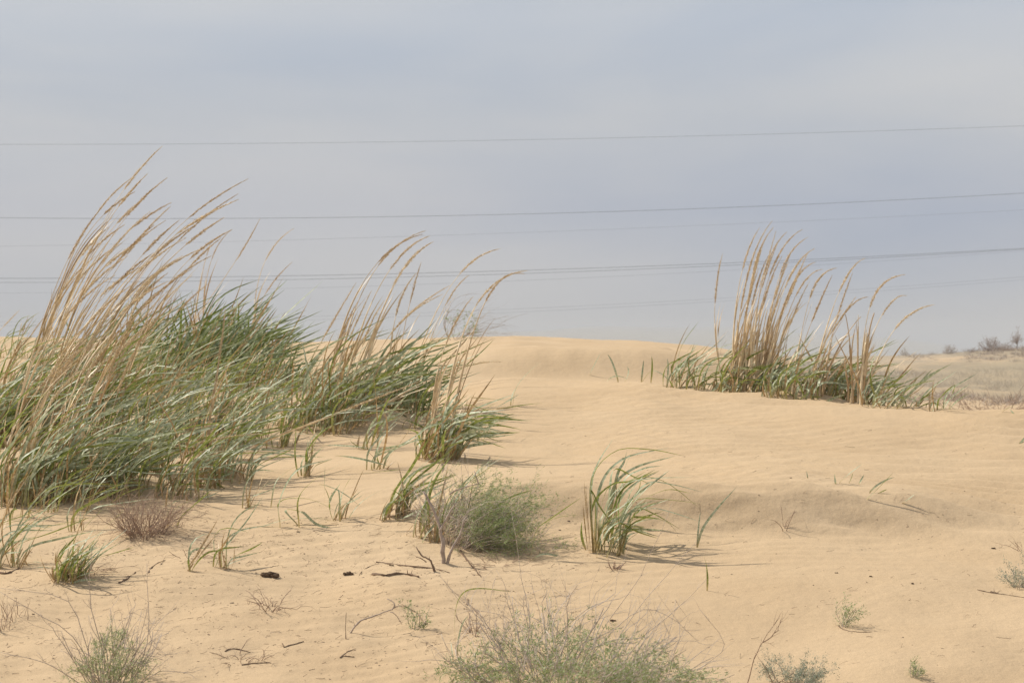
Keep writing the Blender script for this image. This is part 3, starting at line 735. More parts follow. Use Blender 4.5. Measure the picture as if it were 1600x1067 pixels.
# the open tuft in the middle foreground: its leaves follow the photograph's
def z7(p): return (780 + p[0] * 0.3, 667 + p[1] * 0.3)
rootJ = empty('grass_tuft', hit(935, 866))
tag(rootJ, 'open arching tuft with brown sheath foot, casting long leaf shadows on sand', 'grass tuft', G_T)
mj = MB()
for pts, hw in [([(490, 655), (478, 330), (515, 190), (595, 60)], .0058), ([(488, 655), (480, 290), (600, 130), (780, 118), (960, 150)], .0066),
                ([(500, 655), (520, 330), (640, 170), (880, 108)], .005), ([(560, 590), (590, 330), (700, 215), (918, 150)], .005),
                ([(620, 680), (650, 470), (770, 320), (885, 222)], .0055), ([(630, 670), (640, 480), (760, 300), (900, 300), (1062, 340)], .0048),
                ([(550, 590), (560, 400), (700, 270), (860, 285), (1048, 425)], .0066), ([(520, 650), (540, 500), (700, 385), (860, 378), (1075, 402)], .0052),
                ([(625, 675), (700, 470), (790, 425), (900, 445), (1042, 492)], .0048), ([(515, 650), (540, 460), (690, 415), (800, 450), (948, 535)], .0060),
                ([(620, 680), (690, 520), (800, 480), (880, 500), (930, 555)], .0056), ([(560, 590), (610, 270), (650, 180), (665, 120)], .005),
                ([(610, 500), (622, 330), (660, 200), (712, 85)], .0042), ([(490, 650), (500, 430), (480, 330), (520, 410), (585, 498)], .0055),
                ([(452, 640), (430, 570), (432, 490)], .0045), ([(630, 670), (680, 490), (740, 470), (842, 478)], .005),
                ([(510, 650), (560, 480), (660, 400), (690, 330), (768, 232)], .0045), ([(560, 590), (590, 450), (650, 320), (812, 222)], .0055),
                ([(575, 590), (640, 300), (740, 222), (850, 200)], .0045), ([(580, 590), (620, 400), (700, 300), (835, 228)], .0045),
                ([(550, 590), (575, 350), (600, 222), (700, 260), (790, 300)], .0062), ([(500, 655), (540, 520), (640, 440), (720, 340), (740, 270)], .004),
                ([(520, 655), (570, 560), (620, 500), (720, 545), (830, 580)], .004), ([(515, 650), (560, 440), (660, 300), (800, 268), (1000, 262)], .005),
                ([(640, 660), (700, 430), (860, 330), (1000, 345)], .0045), ([(490, 650), (560, 330), (700, 280), (830, 228)], .0045)]:
    trace_blade(mj, [z7(p) for p in pts], hw * 1.4, dd=rng.uniform(-.10, .25))
for _ in range(30):
    b = hit(*z7((rng.uniform(480, 660), rng.uniform(610, 680)))); wind_blade(mj, b, rng.uniform(.16, .46), .3, rng.uniform(.003, .005), tint=rng.uniform(0, 1))
mj.build('leaves', M_LEAF, rootJ)
ms = MB()
for pts, hw in [([(470, 660), (455, 450), (442, 280)], .0045), ([(478, 660), (462, 470), (452, 300)], .004), ([(486, 658), (478, 480), (474, 330)], .005), ([(462, 640), (448, 520), (436, 400)], .004),
                ([(496, 655), (500, 520), (520, 430)], .0035), ([(625, 680), (640, 580), (650, 480)], .004), ([(560, 595), (572, 500), (600, 380)], .004), ([(655, 660), (662, 620), (668, 590)], .003),
                ([(515, 660), (515, 600), (512, 530)], .0035), ([(606, 590), (612, 400), (608, 240)], .0035), ([(640, 600), (620, 570), (580, 560)], .003)]:
    trace_blade(ms, [z7(p) for p in pts], hw, K=8, fold=None) if False else trace_blade(ms, [z7(p) for p in pts], hw, K=8)
ms.build('dry_leaves', M_DRY, rootJ)

# single leaves and sparse shoots, traced one by one
G_S = 'single rye leaves and shoots standing in the sand'
def z6(p): return (400 + p[0] * 0.2877, 600 + p[1] * 0.2877)
def z9(p): return (640 + p[0] * 0.2, 460 + p[1] * 0.2)
SHOOTS = [
    ('long leaf pair curving left of the open arching tuft, tips on the sand', [([z7((162, 700)), z7((195, 540)), z7((280, 470)), z7((425, 368))], .0058), ([z7((165, 695)), z7((230, 662)), z7((330, 680)), z7((485, 746))], .0052), ([z7((240, 505)), z7((320, 468)), z7((440, 460))], .005, 'free')]),
    ('straight leaf slanting up right of the open arching tuft', [([z7((1030, 628)), z7((1060, 530)), z7((1130, 430)), z7((1240, 308))], .0055), ([z7((1030, 628)), z7((1038, 520)), z7((1048, 440))], .0035)]),
    ('short yellow green leaf standing upright in bare sand', [([z7((1083, 852)), z7((1082, 750)), z7((1064, 660))], .0042)]),
    ('bright leaf pair rising from pale sand right of the twin stalk clump', [([z9((805, 875)), z9((830, 740)), z9((900, 640)), z9((1030, 515))], .0075), ([z9((790, 868)), z9((810, 770)), z9((850, 720))], .006)]),
    ('low leaves lying flat on the sand right of the twin stalk clump', [([z9((660, 900)), z9((800, 880)), z9((930, 860)), z9((1050, 850))], .0075), ([z9((620, 920)), z9((740, 850)), z9((855, 780))], .006), ([z9((480, 806)), z9((640, 818)), z9((800, 835))], .006, 'free')]),
    ('lone dark leaf before the shaded dune face', [([z9((1405, 635)), z9((1440, 560)), z9((1493, 452))], .0065)]),
    ('pair of crossing leaves before the shaded dune face', [([(966, 592), (958, 570), (949, 553)], .007), ([(948, 590), (962, 588), (980, 592)], .006)]),
    ('three upright leaves on the dune lip left of the crest clumps', [([(1002, 594), (1004, 578), (1006, 562)], .006), ([(1017, 594), (1019, 575), (1018, 556)], .006), ([(976, 590), (982, 582), (979, 572)], .005)]),
    ('arched silvery leaf on the dune lip beside the crest clumps', [([(1003, 591), (1018, 580), (1035, 585), (1047, 597)], .006), ([(1042, 596), (1044, 575), (1042, 560)], .006)]),
    ('short dark leaf stub on the open right slope, nearest the middle', [([(1306, 758), (1305, 750), (1304, 740)], .0045)]),
    ('small leaf trio on the open right slope', [([(1311, 756), (1325, 742), (1348, 724)], .0045), ([(1327, 756), (1330, 748), (1333, 738)], .004), ([(1342, 757), (1346, 749), (1350, 741)], .004)]),
    ('crossed silvery and green leaves lowest of those on the right slope', [([(1354, 780), (1370, 765), (1396, 738)], .0055), ([(1358, 772), (1375, 755), (1398, 745)], .0045), ([(1371, 772), (1378, 768), (1386, 764)], .004)]),
    ('single pale green leaf furthest down the right slope', [([(1409, 788), (1419, 780), (1429, 772)], .005)]),
    ('tiny leaf stub on the right slope near the leaf trio', [([(1262, 747), (1261, 741), (1260, 735)], .003)]),
    ('small leaf cross near the right edge below the crest', [([(1565, 644), (1575, 638), (1588, 632)], .006), ([(1584, 648), (1581, 643), (1578, 640)], .005)]),
    ('single leaf blade at the right edge of the slope', [([(1593, 694), (1598, 688), (1604, 680)], .006)]),
    ('sheaf of arching leaves with one wide leaf bridging the open sand', [
        ([z6((130, 780)), z6((128, 640)), z6((220, 470)), z6((412, 405))], .0060), ([z6((132, 778)), z6((130, 640)), z6((300, 628)), z6((515, 732))], .0072),
        ([z6((235, 778)), z6((232, 620)), z6((330, 510)), z6((500, 412))], .0045), ([z6((235, 700)), z6((260, 700)), z6((340, 765)), z6((495, 795))], .0062, 'free'), ([z6((232, 775)), z6((160, 690)), z6((215, 685)), z6((260, 705))], .0055),
        ([z6((80, 672)), z6((105, 540)), z6((160, 480)), z6((250, 430))], .0045), ([z6((430, 390)), z6((560, 405)), z6((720, 445))], .0058, 'free')]),
    ('long dark leaf lying low across the left centre sand', [([z6((440, 748)), z6((330, 728)), z6((150, 740)), z6((0, 782)), z6((-120, 800))], .006, 'free')]),
    ('small pale shoot with one leaf arching right and another bent back', [([z6((456, 748)), z6((462, 620)), z6((515, 508))], .0050), ([z6((458, 748)), z6((450, 590)), z6((430, 570)), z6((345, 543))], .004), ([z6((340, 543)), z6((450, 580)), z6((555, 655))], .0052, 'free')]),
    ('thin upright stem on the bare sand left of centre', [([z6((372, 645)), z6((372, 540)), z6((376, 440))], .002), ([z6((372, 560)), z6((390, 600)), z6((402, 640))], .002, 'free')]),
    ('long arching leaf pair crossing the bare slope below the hollow', [([z6((265, 510)), z6((290, 390)), z6((390, 200)), z6((520, 140)), z6((840, 165))], .0055), ([z6((255, 510)), z6((275, 400)), z6((280, 290))], .0035), ([z6((265, 515)), z6((300, 480)), z6((330, 440)), z6((420, 405))], .005)]),
    ('yellow green leaves reaching right under the hollow', [([z6((600, 470)), z6((610, 370)), z6((680, 280)), z6((820, 140))], .005), ([z6((360, 335)), z6((480, 335)), z6((612, 348))], .0055, 'free'), ([z6((560, 488)), z6((680, 475)), z6((790, 462))], .0045, 'free'), ([z6((610, 370)), z6((660, 420)), z6((690, 460))], .004, 'free')]),
    ('single curved leaf rising left of the big foreground shrub', [([(712, 1010), (711, 960), (722, 928), (748, 919), (798, 924)], .0036), ([(714, 1030), (716, 1000), (722, 975), (732, 960)], .003), ([(708, 1035), (706, 1015), (704, 1000)], .002)]),
    ('low yellow leaf floating free of the left clump over the sand', [([(192, 842), (225, 845), (262, 868)], .0045), ([(150, 850), (170, 862), (210, 860)], .004)]),
]
for lab, bl in SHOOTS:
    x0 = bl[0][0][0]
    b = hit(*x0); Yb = b[1]
    root = empty('grass_shoot', b); tag(root, lab, 'grass shoot', G_S)
    for q in bl:
        m = MB()
        if len(q) > 2:      # a leaf whose foot hides: keeps the depth of its neighbours, just over the sand
            Yh = min(Yb, hit(*q[0][0])[1]) if q[0][0][1] > x0[1] else Yb
            trace_blade(m, q[0], q[1] * 1.15, Y=Yh - 0.03)
        else:
            trace_blade(m, q[0], q[1] * 1.15, dd=rng.uniform(-.05, .12))
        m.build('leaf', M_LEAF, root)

# ------------------------------------------------------------------ shrubs and twigs
def grow(mb, p, d, L, r, lvl, tips, wind=0.25, kids=(2, 4), jitter=0.30, nseg=5, gravity=0.0, shade=0.5, sub=(0.45, 0.75), floor=True):
    pts = [np.array(p, float)]; d = nz(d); step = L / nseg
    for i in range(nseg):
        d = nz(d + rng.normal(0, jitter, 3) * 0.55 + np.array([wind, 0, -gravity]) * 0.3)
        q = pts[-1] + d * step
        if floor:
            g = gz(q[0], q[1]) + 0.004
            if q[2] < g: q[2] = g; d = nz([d[0], d[1], abs(d[2]) + 0.2])
        pts.append(q)
    pts = np.array(pts)
    mb.tube(pts, np.linspace(r, r * (0.62 if lvl else 0.3), nseg + 1), 4 if r > 0.0015 else 3, att=float(np.clip(shade + rng.normal(0, .15), 0, 1)))
    dd = np.gradient(pts, axis=0)
    for k in range(1, nseg + 1):
        tips.append((pts[k], nz(dd[k]), lvl))
    if lvl > 0:
        for _ in range(int(rng.integers(kids[0], kids[1] + 1))):
            k = int(rng.integers(max(1, nseg // 2 - 1), nseg + 1))
            dn = nz(nz(dd[k]) + rng.normal(0, 0.55, 3))
            grow(mb, pts[k], dn, L * rng.uniform(*sub), r * 0.58, lvl - 1, tips, wind, kids, jitter, max(3, nseg - 1), gravity, shade, sub, floor)

def leafage(mb, tips, keep, per, length, width, spread=0.7, jitter=0.006):
    T = [t for t in tips if keep(t)]
    if not T: return
    Pp = np.repeat(np.array([t[0] for t in T]), per, axis=0); D = np.repeat(np.array([t[1] for t in T]), per, axis=0)
    Pp = Pp + rng.normal(0, jitter, Pp.shape)
    D = D + rng.normal(0, spread, D.shape) + np.array([0.25, 0, 0.15]); D /= np.linalg.norm(D, axis=1)[:, None]
    N = len(Pp)
    mb.kites(Pp, D, rng.uniform(0.6, 1.3, N) * length, rng.uniform(0.7, 1.3, N) * width, 3 + rng.uniform(0.02, 0.98, N))

def shrub(name, px, row, label, cat, nst, L, r, lvl, spread, wind, twig_mat, leaf_mat=None, leaf=None, kids=(2, 4), jitter=.3, gravity=0.0, group=None, rad=0.05, up=1.0, lean=(0, 0), extra=None, shade=.5, sub=(.45, .75), at=None):
    c = hit(px, row) if at is None else np.array(at)
    root = empty(name, c); tag(root, label, cat, group)
    mb = MB(); tips = []
    for i in range(nst):
        a = rng.uniform(0, 2 * math.pi); s = spread * math.sqrt(rng.uniform(0, 1))
        bx, by = c[0] + math.cos(a) * rad * rng.uniform(0, 1), c[1] + math.sin(a) * rad * rng.uniform(0, 1)
        grow(mb, [bx, by, gz(bx, by) - 0.01], [math.cos(a) * s + lean[0], math.sin(a) * s + lean[1], up], rng.uniform(*L), r * rng.uniform(.7, 1.2), lvl, tips, wind, kids, jitter, gravity=gravity, shade=shade, sub=sub)
    if extra: extra(mb, tips, c)
    mb.build('branches', twig_mat, root)
    if leaf_mat is not None:
        ml = MB(); leafage(ml, tips, leaf[0](c), leaf[1], leaf[2], leaf[3], leaf[4] if len(leaf) > 4 else .7)
        if ml.n: ml.build('leaves', leaf_mat, root)
    return root

# big grey green shrub at the bottom edge
shrub('desert_shrub', 885, 1082, 'broad grey green shrub at the bottom edge with a haze of bare twigs above', 'shrub', 95, (.16, .32), .0026, 2, 1.25, .12, M_TWIG, M_SAGE,
      (lambda c: (lambda t: t[2] <= 1 and t[0][2] < c[2] + .06 + .25 * math.exp(-((t[0][0] - c[0]) / .42)**2) * rng.uniform(.2, 1) and rng.uniform() < .75), 7, .018, .0016), kids=(2, 4), jitter=.34, rad=.30, up=.75, shade=.72, sub=(.5, .85))
# long bare twigs flung out of it
def flung(label, pts_list, mat, name='bare_twig', rr=.0016, kids=3, group='bare twigs over the foreground', shade=.5, Yoff=0.0, forks=True, cat='twig'):
    b = hit(*pts_list[0][0]); m = MB(); tips = []
    for pi, pts in enumerate(pts_list):
        b0 = hit(*pts[0]) if pi == 0 or pts[0][1] > 1035 else P(*pts[0], b[1] - .02)
        pp = [b0] + [P(q[0], q[1], b0[1] - 0.02 * (i + 1)) for i, q in enumerate(pts[1:])]
        path = catmull(pp, 10) + rng.normal(0, .0018, (10, 3)); g = ground(path[:, 0], path[:, 1]) + rr
        path[:, 2] = np.maximum(path[:, 2], g)
        m.tube(path, np.linspace(rr, rr * .4, 10), 5 if rr > .003 else 4, att=float(np.clip(shade + rng.normal(0, .12), 0, 1)))
        if forks:
            for _ in range(kids):
                k = int(rng.integers(3, 10)); d = nz(path[k] - path[k - 1])
                grow(m, path[k], nz(d + rng.normal(0, .5, 3)), rng.uniform(.02, .07), rr * .45, 0, tips, .1, nseg=4, shade=shade)
    o = m.build(name, mat, origin=b); tag(o, label, cat, group); return o
flung('longest bare twigs rising up to the left of the broad foreground shrub', [[(800, 1060), (770, 985), (720, 940), (690, 900)], [(830, 1060), (800, 960), (790, 930)], [(840, 1065), (828, 970), (815, 905), (800, 800)]], M_TWIG, rr=.0016, kids=7, shade=.75)
flung('fan of bare twigs sweeping right from the broad foreground shrub', [[(930, 1065), (990, 960), (1040, 900), (1085, 850)], [(950, 1065), (1010, 990), (1060, 950), (1105, 905)], [(900, 1060), (950, 970), (1000, 900), (1045, 800)], [(890, 1060), (985, 962), (1040, 960), (1090, 1000)],
       [(1045, 1066), (1100, 1040), (1132, 1005), (1092, 952)]], M_TWIG, rr=.0015, kids=8, shade=.7)
flung('knobbly russet twig rising alone beside the broad foreground shrub', [[(1166, 1072), (1178, 1030), (1192, 1002), (1217, 965)], [(1192, 1002), (1210, 990), (1220, 968)]], M_TWIGR, rr=.0021, kids=7, shade=.35)
flung('bent russet twig between the lone knobbly twig and the small silver shrub', [[(1208, 1072), (1200, 1050), (1190, 1035)], [(1215, 1072), (1225, 1060), (1240, 1052)]], M_TWIGR, rr=.0019, kids=4, shade=.3)

# bottom left shrub
def left_arms(mb, tips, c):
    for pts in ([(130, 1070), (90, 1045), (50, 1030), (0, 1018)], [(150, 1070), (132, 1000), (100, 935), (0, 918)], [(175, 1070), (145, 960), (140, 910), (145, 850)], [(200, 1045), (228, 1010), (232, 960), (230, 880)],
                [(150, 1060), (120, 1000), (60, 960), (0, 925)], [(165, 1065), (190, 1000), (205, 950)], [(190, 1050), (225, 1015), (240, 1000)], [(140, 1060), (95, 1000), (75, 975)], [(180, 1060), (175, 1000), (172, 950)], [(220, 1060), (250, 1050), (300, 1050)]):
        b0 = hit(min(max(pts[0][0], 100), 250), 1072) if False else hit(*pts[0])
        b0 = np.array([(pts[0][0] - 800) / F * 8.95, 8.95, gz((pts[0][0] - 800) / F * 8.95, 8.95)])
        pp = [b0] + [P(q[0], q[1], 8.93 - .01 * i) for i, q in enumerate(pts[1:])]
        path = catmull(pp, 9) + rng.normal(0, .002, (9, 3)); path[:, 2] = np.maximum(path[:, 2], ground(path[:, 0], path[:, 1]) + .002)
        mb.tube(path, np.linspace(.0022, .0008, 9), 4, att=.6)
        for _ in range(6):
            k = int(rng.integers(2, 9)); grow(mb, path[k], nz(path[k] - path[k - 1] + rng.normal(0, .5, 3) * .02), rng.uniform(.03, .09), .0008, 1, tips, .1, nseg=4, shade=.6)
shrub('desert_shrub', 172, 1075, 'grey green shrub in the bottom corner with long bare arms reaching sideways', 'shrub', 34, (.14, .27), .0022, 2, .95, .12, M_TWIG, M_SAGE,
      (lambda c: (lambda t: t[2] <= 1 and t[0][2] < c[2] + .26 * math.exp(-((t[0][0] - c[0]) / .16)**2) * rng.uniform(.3, 1)), 9, .014, .0012), kids=(2, 3), rad=.08, up=1.0, shade=.55, extra=left_arms)
shrub('bare_shrub', 5, 985, 'bare purplish twigs at the left edge above the corner shrub', 'shrub', 8, (.12, .22), .0018, 1, .8, .15, M_TWIGR, kids=(2, 4), rad=.04)

# dry russet shrub
shrub('bare_shrub', 228, 838, 'dense leafless russet shrub with tangled twigs below the green clumps', 'shrub', 85, (.12, .23), .0018, 2, 1.0, .22, M_TWIGR, kids=(2, 4), jitter=.48, rad=.09, up=.8, shade=.75)

# green shrub in the centre, swept right, with bleached wood in it
def cs_keep(c): return lambda t: t[2] <= 1 and t[0][0] > c[0] - .16 and t[0][2] < c[2] + .38 and (t[0][0] > c[0] + .04 or rng.uniform() < .35)
shrub('desert_shrub', 722, 852, 'rounded bright green shrub swept to the right, grey twigs through it', 'shrub', 80, (.16, .30), .0022, 2, 1.0, .45, M_TWIG, M_GREEN,
      (cs_keep, 5, .021, .0011, .75), kids=(2, 4), jitter=.3, rad=.11, up=.85, lean=(.42, 0), shade=.65)
shrub('bare_shrub', 805, 860, 'fine leafless twigs on the right flank of the bright green shrub', 'shrub', 16, (.12, .22), .0012, 2, 1.0, .35, M_TWIG, kids=(2, 3), rad=.07, up=.8, shade=.75)
shrub('bare_shrub', 690, 835, 'bleached tangled twigs on the left flank of the bright green shrub', 'shrub', 34, (.15, .31), .0020, 2, .9, .1, M_TWIG, kids=(2, 3), rad=.07, up=1.0, shade=.85)

# dead wood
def stick(label, paths, mat, rr, name='dead_stick', group='dead sticks on the sand', shade=.5, sides=6, lie=False, cat='stick', knots=0):
    b = hit(*paths[0][0][0]) if isinstance(paths[0][0], list) else hit(*paths[0][0])
    m = MB()
    for pi, pp0 in enumerate(paths):
        pts, r0 = (pp0 if isinstance(pp0, tuple) else (pp0, rr))
        if lie:
            pp = [hit(*q) + np.array([0, 0, r0 * .5]) for q in pts]
        else:
            b0 = hit(*pts[0]) if pi == 0 else P(*pts[0], b[1])
            pp = [b0 - np.array([0, 0, .01 if pi == 0 else 0])] + [P(q[0], q[1], b[1] + .015 * i) for i, q in enumerate(pts[1:])]
        K = 14
        path = catmull(pp, K); path += rng.normal(0, r0 * .22, path.shape)
        rad = np.linspace(r0, r0 * .5, K) * rng.uniform(.78, 1.22, K)
        m.tube(path, rad, sides, att=float(np.clip(shade + rng.normal(0, .1), 0, 1)))
        for _ in range(knots):
            k = int(rng.integers(2, K - 1)); grow(m, path[k], nz(rng.normal(0, 1, 3) + [0, 0, .6]), rng.uniform(.015, .04), r0 * .3, 0, [], 0, nseg=3, shade=shade)
    o = m.build(name, mat, origin=b); tag(o, label, cat, group); return o
stick('grey forked dead stick standing in front of the bright green shrub', [([(693, 880), (690, 840), (680, 805), (662, 768)], .0105), ([(697, 886), (706, 858), (716, 840), (728, 808)], .007), ([(688, 828), (700, 806), (712, 786)], .0055), ([(702, 772), (720, 763), (748, 756)], .004), ([(748, 756), (744, 745), (741, 736)], .0035)],
      M_GREYWOOD, .008, shade=.85, knots=2)
stick('white bleached branch leaning through the left side of the bright green shrub', [([(706, 846), (686, 838), (668, 822), (653, 796)], .0038), ([(682, 862), (674, 845), (662, 826)], .003), ([(718, 850), (745, 838), (772, 826)], .003)], M_TWIG, .004, shade=.95, knots=3)
stick('dark brown stick leaning left from the sand, beside the forked stick', [([(681, 893), (672, 875), (660, 868), (650, 854)], .0055), ([(666, 878), (658, 872), (650, 870)], .003)], M_BARK, .0055, shade=.45, knots=1)
stick('long thin dark branch lying on the sand left of the leaning stick', [([(588, 880), (605, 881), (640, 886), (675, 888), (702, 895)], .0042), ([(561, 900), (572, 888), (592, 882)], .002)], M_BARK, .0045, lie=True, shade=.35, knots=4)
stick('short thick brown log lying lowest of the foreground wood', [([(583, 899), (600, 900), (622, 897), (640, 899), (654, 904)], .0075)], M_BARK, .0075, lie=True, shade=.4, knots=2)
stick('dark fallen stick right of the forked stick, slanting down', [([(719, 862), (733, 880), (744, 892), (752, 902)], .0042)], M_BARK, .004, lie=True, shade=.25, knots=3)
stick('curved pale branch arching out of the lower middle sand', [([(545, 990), (560, 972), (585, 962), (612, 952)], .0042), ([(612, 952), (616, 943), (605, 935)], .003), ([(612, 952), (622, 946), (628, 948)], .0025), ([(610, 956), (618, 960), (628, 975)], .0022)], M_GREYWOOD, .004, shade=.85, knots=2)
stick('twig lying right of the curved pale branch', [([(628, 946), (650, 958), (662, 972), (668, 977), (655, 972)], .0022), ([(668, 977), (650, 982)], .002)], M_BARK, .002, lie=True, shade=.6, knots=4)
stick('short dark twig propped in the left foreground near the round tuft', [([(232, 895), (240, 885), (258, 876)], .0035)], M_BARK, .003, lie=True, shade=.35, knots=3)
stick('brown broken twig in the middle of the left foreground sand', [([(186, 911), (200, 905), (212, 895)], .004)], M_BARK, .0035, lie=True, shade=.3, knots=3)
stick('straight small stick lying low in the left foreground', [([(444, 1013), (458, 1008), (474, 1004)], .0035), ([(441, 1006), (444, 1013)], .002)], M_BARK, .003, lie=True, shade=.4)
stick('small forked stick flat on the sand below the curved pale branch', [([(532, 1028), (545, 1018), (556, 1017)], .003), ([(536, 1027), (553, 1027)], .003)], M_BARK, .003, lie=True, shade=.45, knots=1)
stick('dark twig crossing the bottom left sand', [([(352, 1018), (368, 1014), (392, 1022)], .003), ([(378, 1040), (400, 1038), (424, 1036)], .0032)], M_BARK, .003, lie=True, shade=.4, knots=4)
stick('lone standing stick stub left of the curved pale branch', [([(541, 999), (540, 985), (541, 956)], .002)], M_BARK, .002, shade=.6)
stick('dark buried root at the left edge below the edge tuft', [([(0, 896), (14, 896), (30, 888)], .006)], M_BARK, .005, lie=True, shade=.2, knots=3)
stick('thin brown twig beside the left edge of the sage, with small fork', [([(728, 945), (738, 952), (752, 964)], .003), ([(730, 948), (731, 938)], .002)], M_BARK, .003, lie=True, shade=.5, knots=2)
stick('slim twig lying on the right foreground sand under the sprig', [([(1310, 978), (1328, 986), (1362, 988)], .0024)], M_BARK, .002, lie=True, shade=.55, knots=3)
stick('dark twig lying at the right edge below the silver sprig', [([(1527, 923), (1550, 927), (1575, 930), (1603, 934)], .0024), ([(1548, 926), (1560, 928)], .0038)], M_BARK, .002, lie=True, shade=.45, knots=3)
stick('pale broken reed lying across the shaded clump', [([(125, 742), (105, 730), (85, 718), (66, 706)], .0055)], M_HEAD, .005, name='broken_reed', shade=.95, cat='reed')
stick('dark slanting reed crossing behind the pale broken one', [([(66, 690), (35, 668), (0, 650)], .003)], M_HEAD, .003, name='broken_reed', shade=.4, cat='reed')

# twig heaps and sprigs
G_H = 'dry twig heaps in the foreground'
shrub('twig_heap', 425, 950, 'low heap of broken grey brown twigs left of centre', 'twig heap', 22, (.05, .13), .0016, 1, 1.8, .1, M_TWIGR, kids=(1, 3), rad=.10, up=.6, group=G_H, shade=.4, gravity=.5)
shrub('twig_heap', 375, 1032, 'scattered stubby twigs poking up near the bottom edge', 'twig heap', 12, (.04, .09), .0016, 1, 1.6, .1, M_TWIGR, kids=(1, 2), rad=.09, up=.7, group=G_H, shade=.35, gravity=.4)
shrub('twig_heap', 740, 990, 'small russet twig heap against the broad foreground shrub', 'twig heap', 14, (.05, .12), .0017, 1, 1.3, .1, M_TWIGR, kids=(1, 3), rad=.05, up=.8, group=G_H, shade=.4)
shrub('twig_heap', 960, 890, 'small pale root knot at the foot of the open arching tuft', 'twig heap', 14, (.02, .055), .0022, 1, 1.2, .1, M_TWIGR, kids=(1, 2), rad=.02, up=.7, group=G_H, shade=.7)
shrub('twig_heap', 150, 895, 'fine dead twigs trailing right of the round foreground tuft', 'twig heap', 16, (.05, .13), .0014, 1, 1.6, .4, M_TWIGR, kids=(1, 3), rad=.06, up=.4, group=G_H, shade=.4, gravity=.4)
shrub('twig_heap', 300, 872, 'sparse dark twigs on the sand right of the leafless russet shrub', 'twig heap', 8, (.05, .1), .0014, 1, 1.7, .3, M_TWIGR, kids=(1, 2), rad=.06, up=.35, group=G_H, shade=.35, gravity=.5)
shrub('twig_heap', 780, 885, 'thin twig litter in the shade below the bright green shrub', 'twig heap', 20, (.06, .14), .0013, 1, 1.6, .3, M_TWIGR, kids=(1, 3), rad=.14, up=.4, group=G_H, shade=.5, gravity=.4)
G_P = 'small sprigs on the sand'
near_all = (lambda c: (lambda t: True))
shrub('sprig', 645, 985, 'pair of little green sprigs beside the curved pale branch', 'sprig', 6, (.06, .11), .0015, 1, .55, .1, M_TWIG, M_SAGE, (near_all, 5, .014, .0015), kids=(1, 2), rad=.05, group=G_P)
shrub('sprig', 1318, 980, 'thin green sprig alone on the right foreground sand', 'sprig', 8, (.06, .12), .0014, 1, .9, .4, M_TWIG, M_SAGE, (near_all, 5, .011, .0012), kids=(2, 3), rad=.012, group=G_P)
shrub('sprig', 1590, 920, 'silver sprig standing at the right edge', 'sprig', 14, (.06, .12), .0014, 1, .8, .0, M_TWIG, M_GREY, (near_all, 6, .010, .0013), kids=(2, 3), rad=.03, group=G_P)
shrub('desert_shrub', 1240, 1075, 'small silver shrub on the bottom edge right of the knobbly twig', 'shrub', 24, (.05, .10), .0013, 2, .9, .1, M_TWIG, M_GREY, (near_all, 5, .009, .0012), kids=(2, 3), rad=.07, group=G_P)
shrub('sprig', 1428, 1060, 'tiny yellow green sprig on the bottom edge at the right', 'sprig', 7, (.04, .08), .0013, 1, .9, .3, M_TWIG, M_SAGE, (near_all, 4, .010, .0013), kids=(1, 2), rad=.015, group=G_P)
shrub('sprig', 1224, 828, 'dry three armed sprig on the shaded right slope', 'sprig', 5, (.05, .12), .0015, 1, 1.2, .0, M_TWIGR, kids=(1, 2), rad=.015, group=G_P, shade=.45)
shrub('sprig', 1598, 862, 'dry yellow sprig on the slope at the right edge', 'sprig', 7, (.05, .1), .0014, 1, 1.2, -.2, M_TWIGR, kids=(1, 2), rad=.02, group=G_P, shade=.8)
shrub('sprig', 25, 965, 'short dead stems poking from the sand at the left edge', 'sprig', 9, (.06, .12), .0016, 0, .5, .0, M_TWIGR, rad=.09, group=G_P, shade=.4)

# shrub on the far dune crest, its twigs blown to the right
cF = hit(712, 531)
shrub('crest_shrub', 712, 531, 'wispy wind bent shrub on the far dune skyline', 'shrub', 15, (.28, .50), .0030, 2, .9, 1.0, M_TWIG, M_SAGE,
      (lambda c: (lambda t: t[0][0] < c[0] + .28 and t[0][2] < c[2] + .38 and rng.uniform() < .3), 4, .035, .004), kids=(2, 4), jitter=.35, rad=.12, up=.7, shade=.5, sub=(.6, .95))

# ------------------------------------------------------------------ clods and litter
def clod(px, row, s, label, seed):
    c = hit(px, row); r = np.random.default_rng(seed)
    import bmesh
    bm = bmesh.new()
    for k in range(5):
        o = np.array([r.uniform(-1, 1) * s * 1.1, r.uniform(-.4, .4) * s, r.uniform(0, .25) * s])
        g = bmesh.ops.create_icosphere(bm, subdivisions=3, radius=s * r.uniform(.35, .65))
        for v in g['verts']:
            n = vnoise(np.array([v.co.x / s * 3 + k * 7]), np.array([v.co.z / s * 3 + v.co.y / s * 2.1 + 5]), seed)[0] + .6 * vnoise(np.array([v.co.y / s * 7 + k]), np.array([v.co.x / s * 6 + v.co.z / s * 5]), seed + 1)[0]
            v.co = v.co * (1 + .75 * n); v.co.z *= .7; v.co.x += o[0]; v.co.y += o[1]; v.co.z += o[2] + s * .12
    me = bpy.data.meshes.new('clod'); bm.to_mesh(me); bm.free()
    at = me.attributes.new('tint', 'FLOAT', 'POINT'); at.data.foreach_set('value', r.uniform(.1, .7, len(me.vertices)).astype(np.float32))
    me.materials.append(M_CLOD)
    o = bpy.data.objects.new('earth_clod', me); o.location = c; link(o)
    tag(o, label, 'clod', 'earth clods on the foreground sand')
clod(425, 902, .032, 'largest dark crumbly clod on the left foreground sand', 3)
clod(545, 899, .020, 'second dark clod, halfway from the largest one to the lying log', 5)
clod(958, 972, .010, 'small brown clod behind the twigs of the broad foreground shrub', 8)
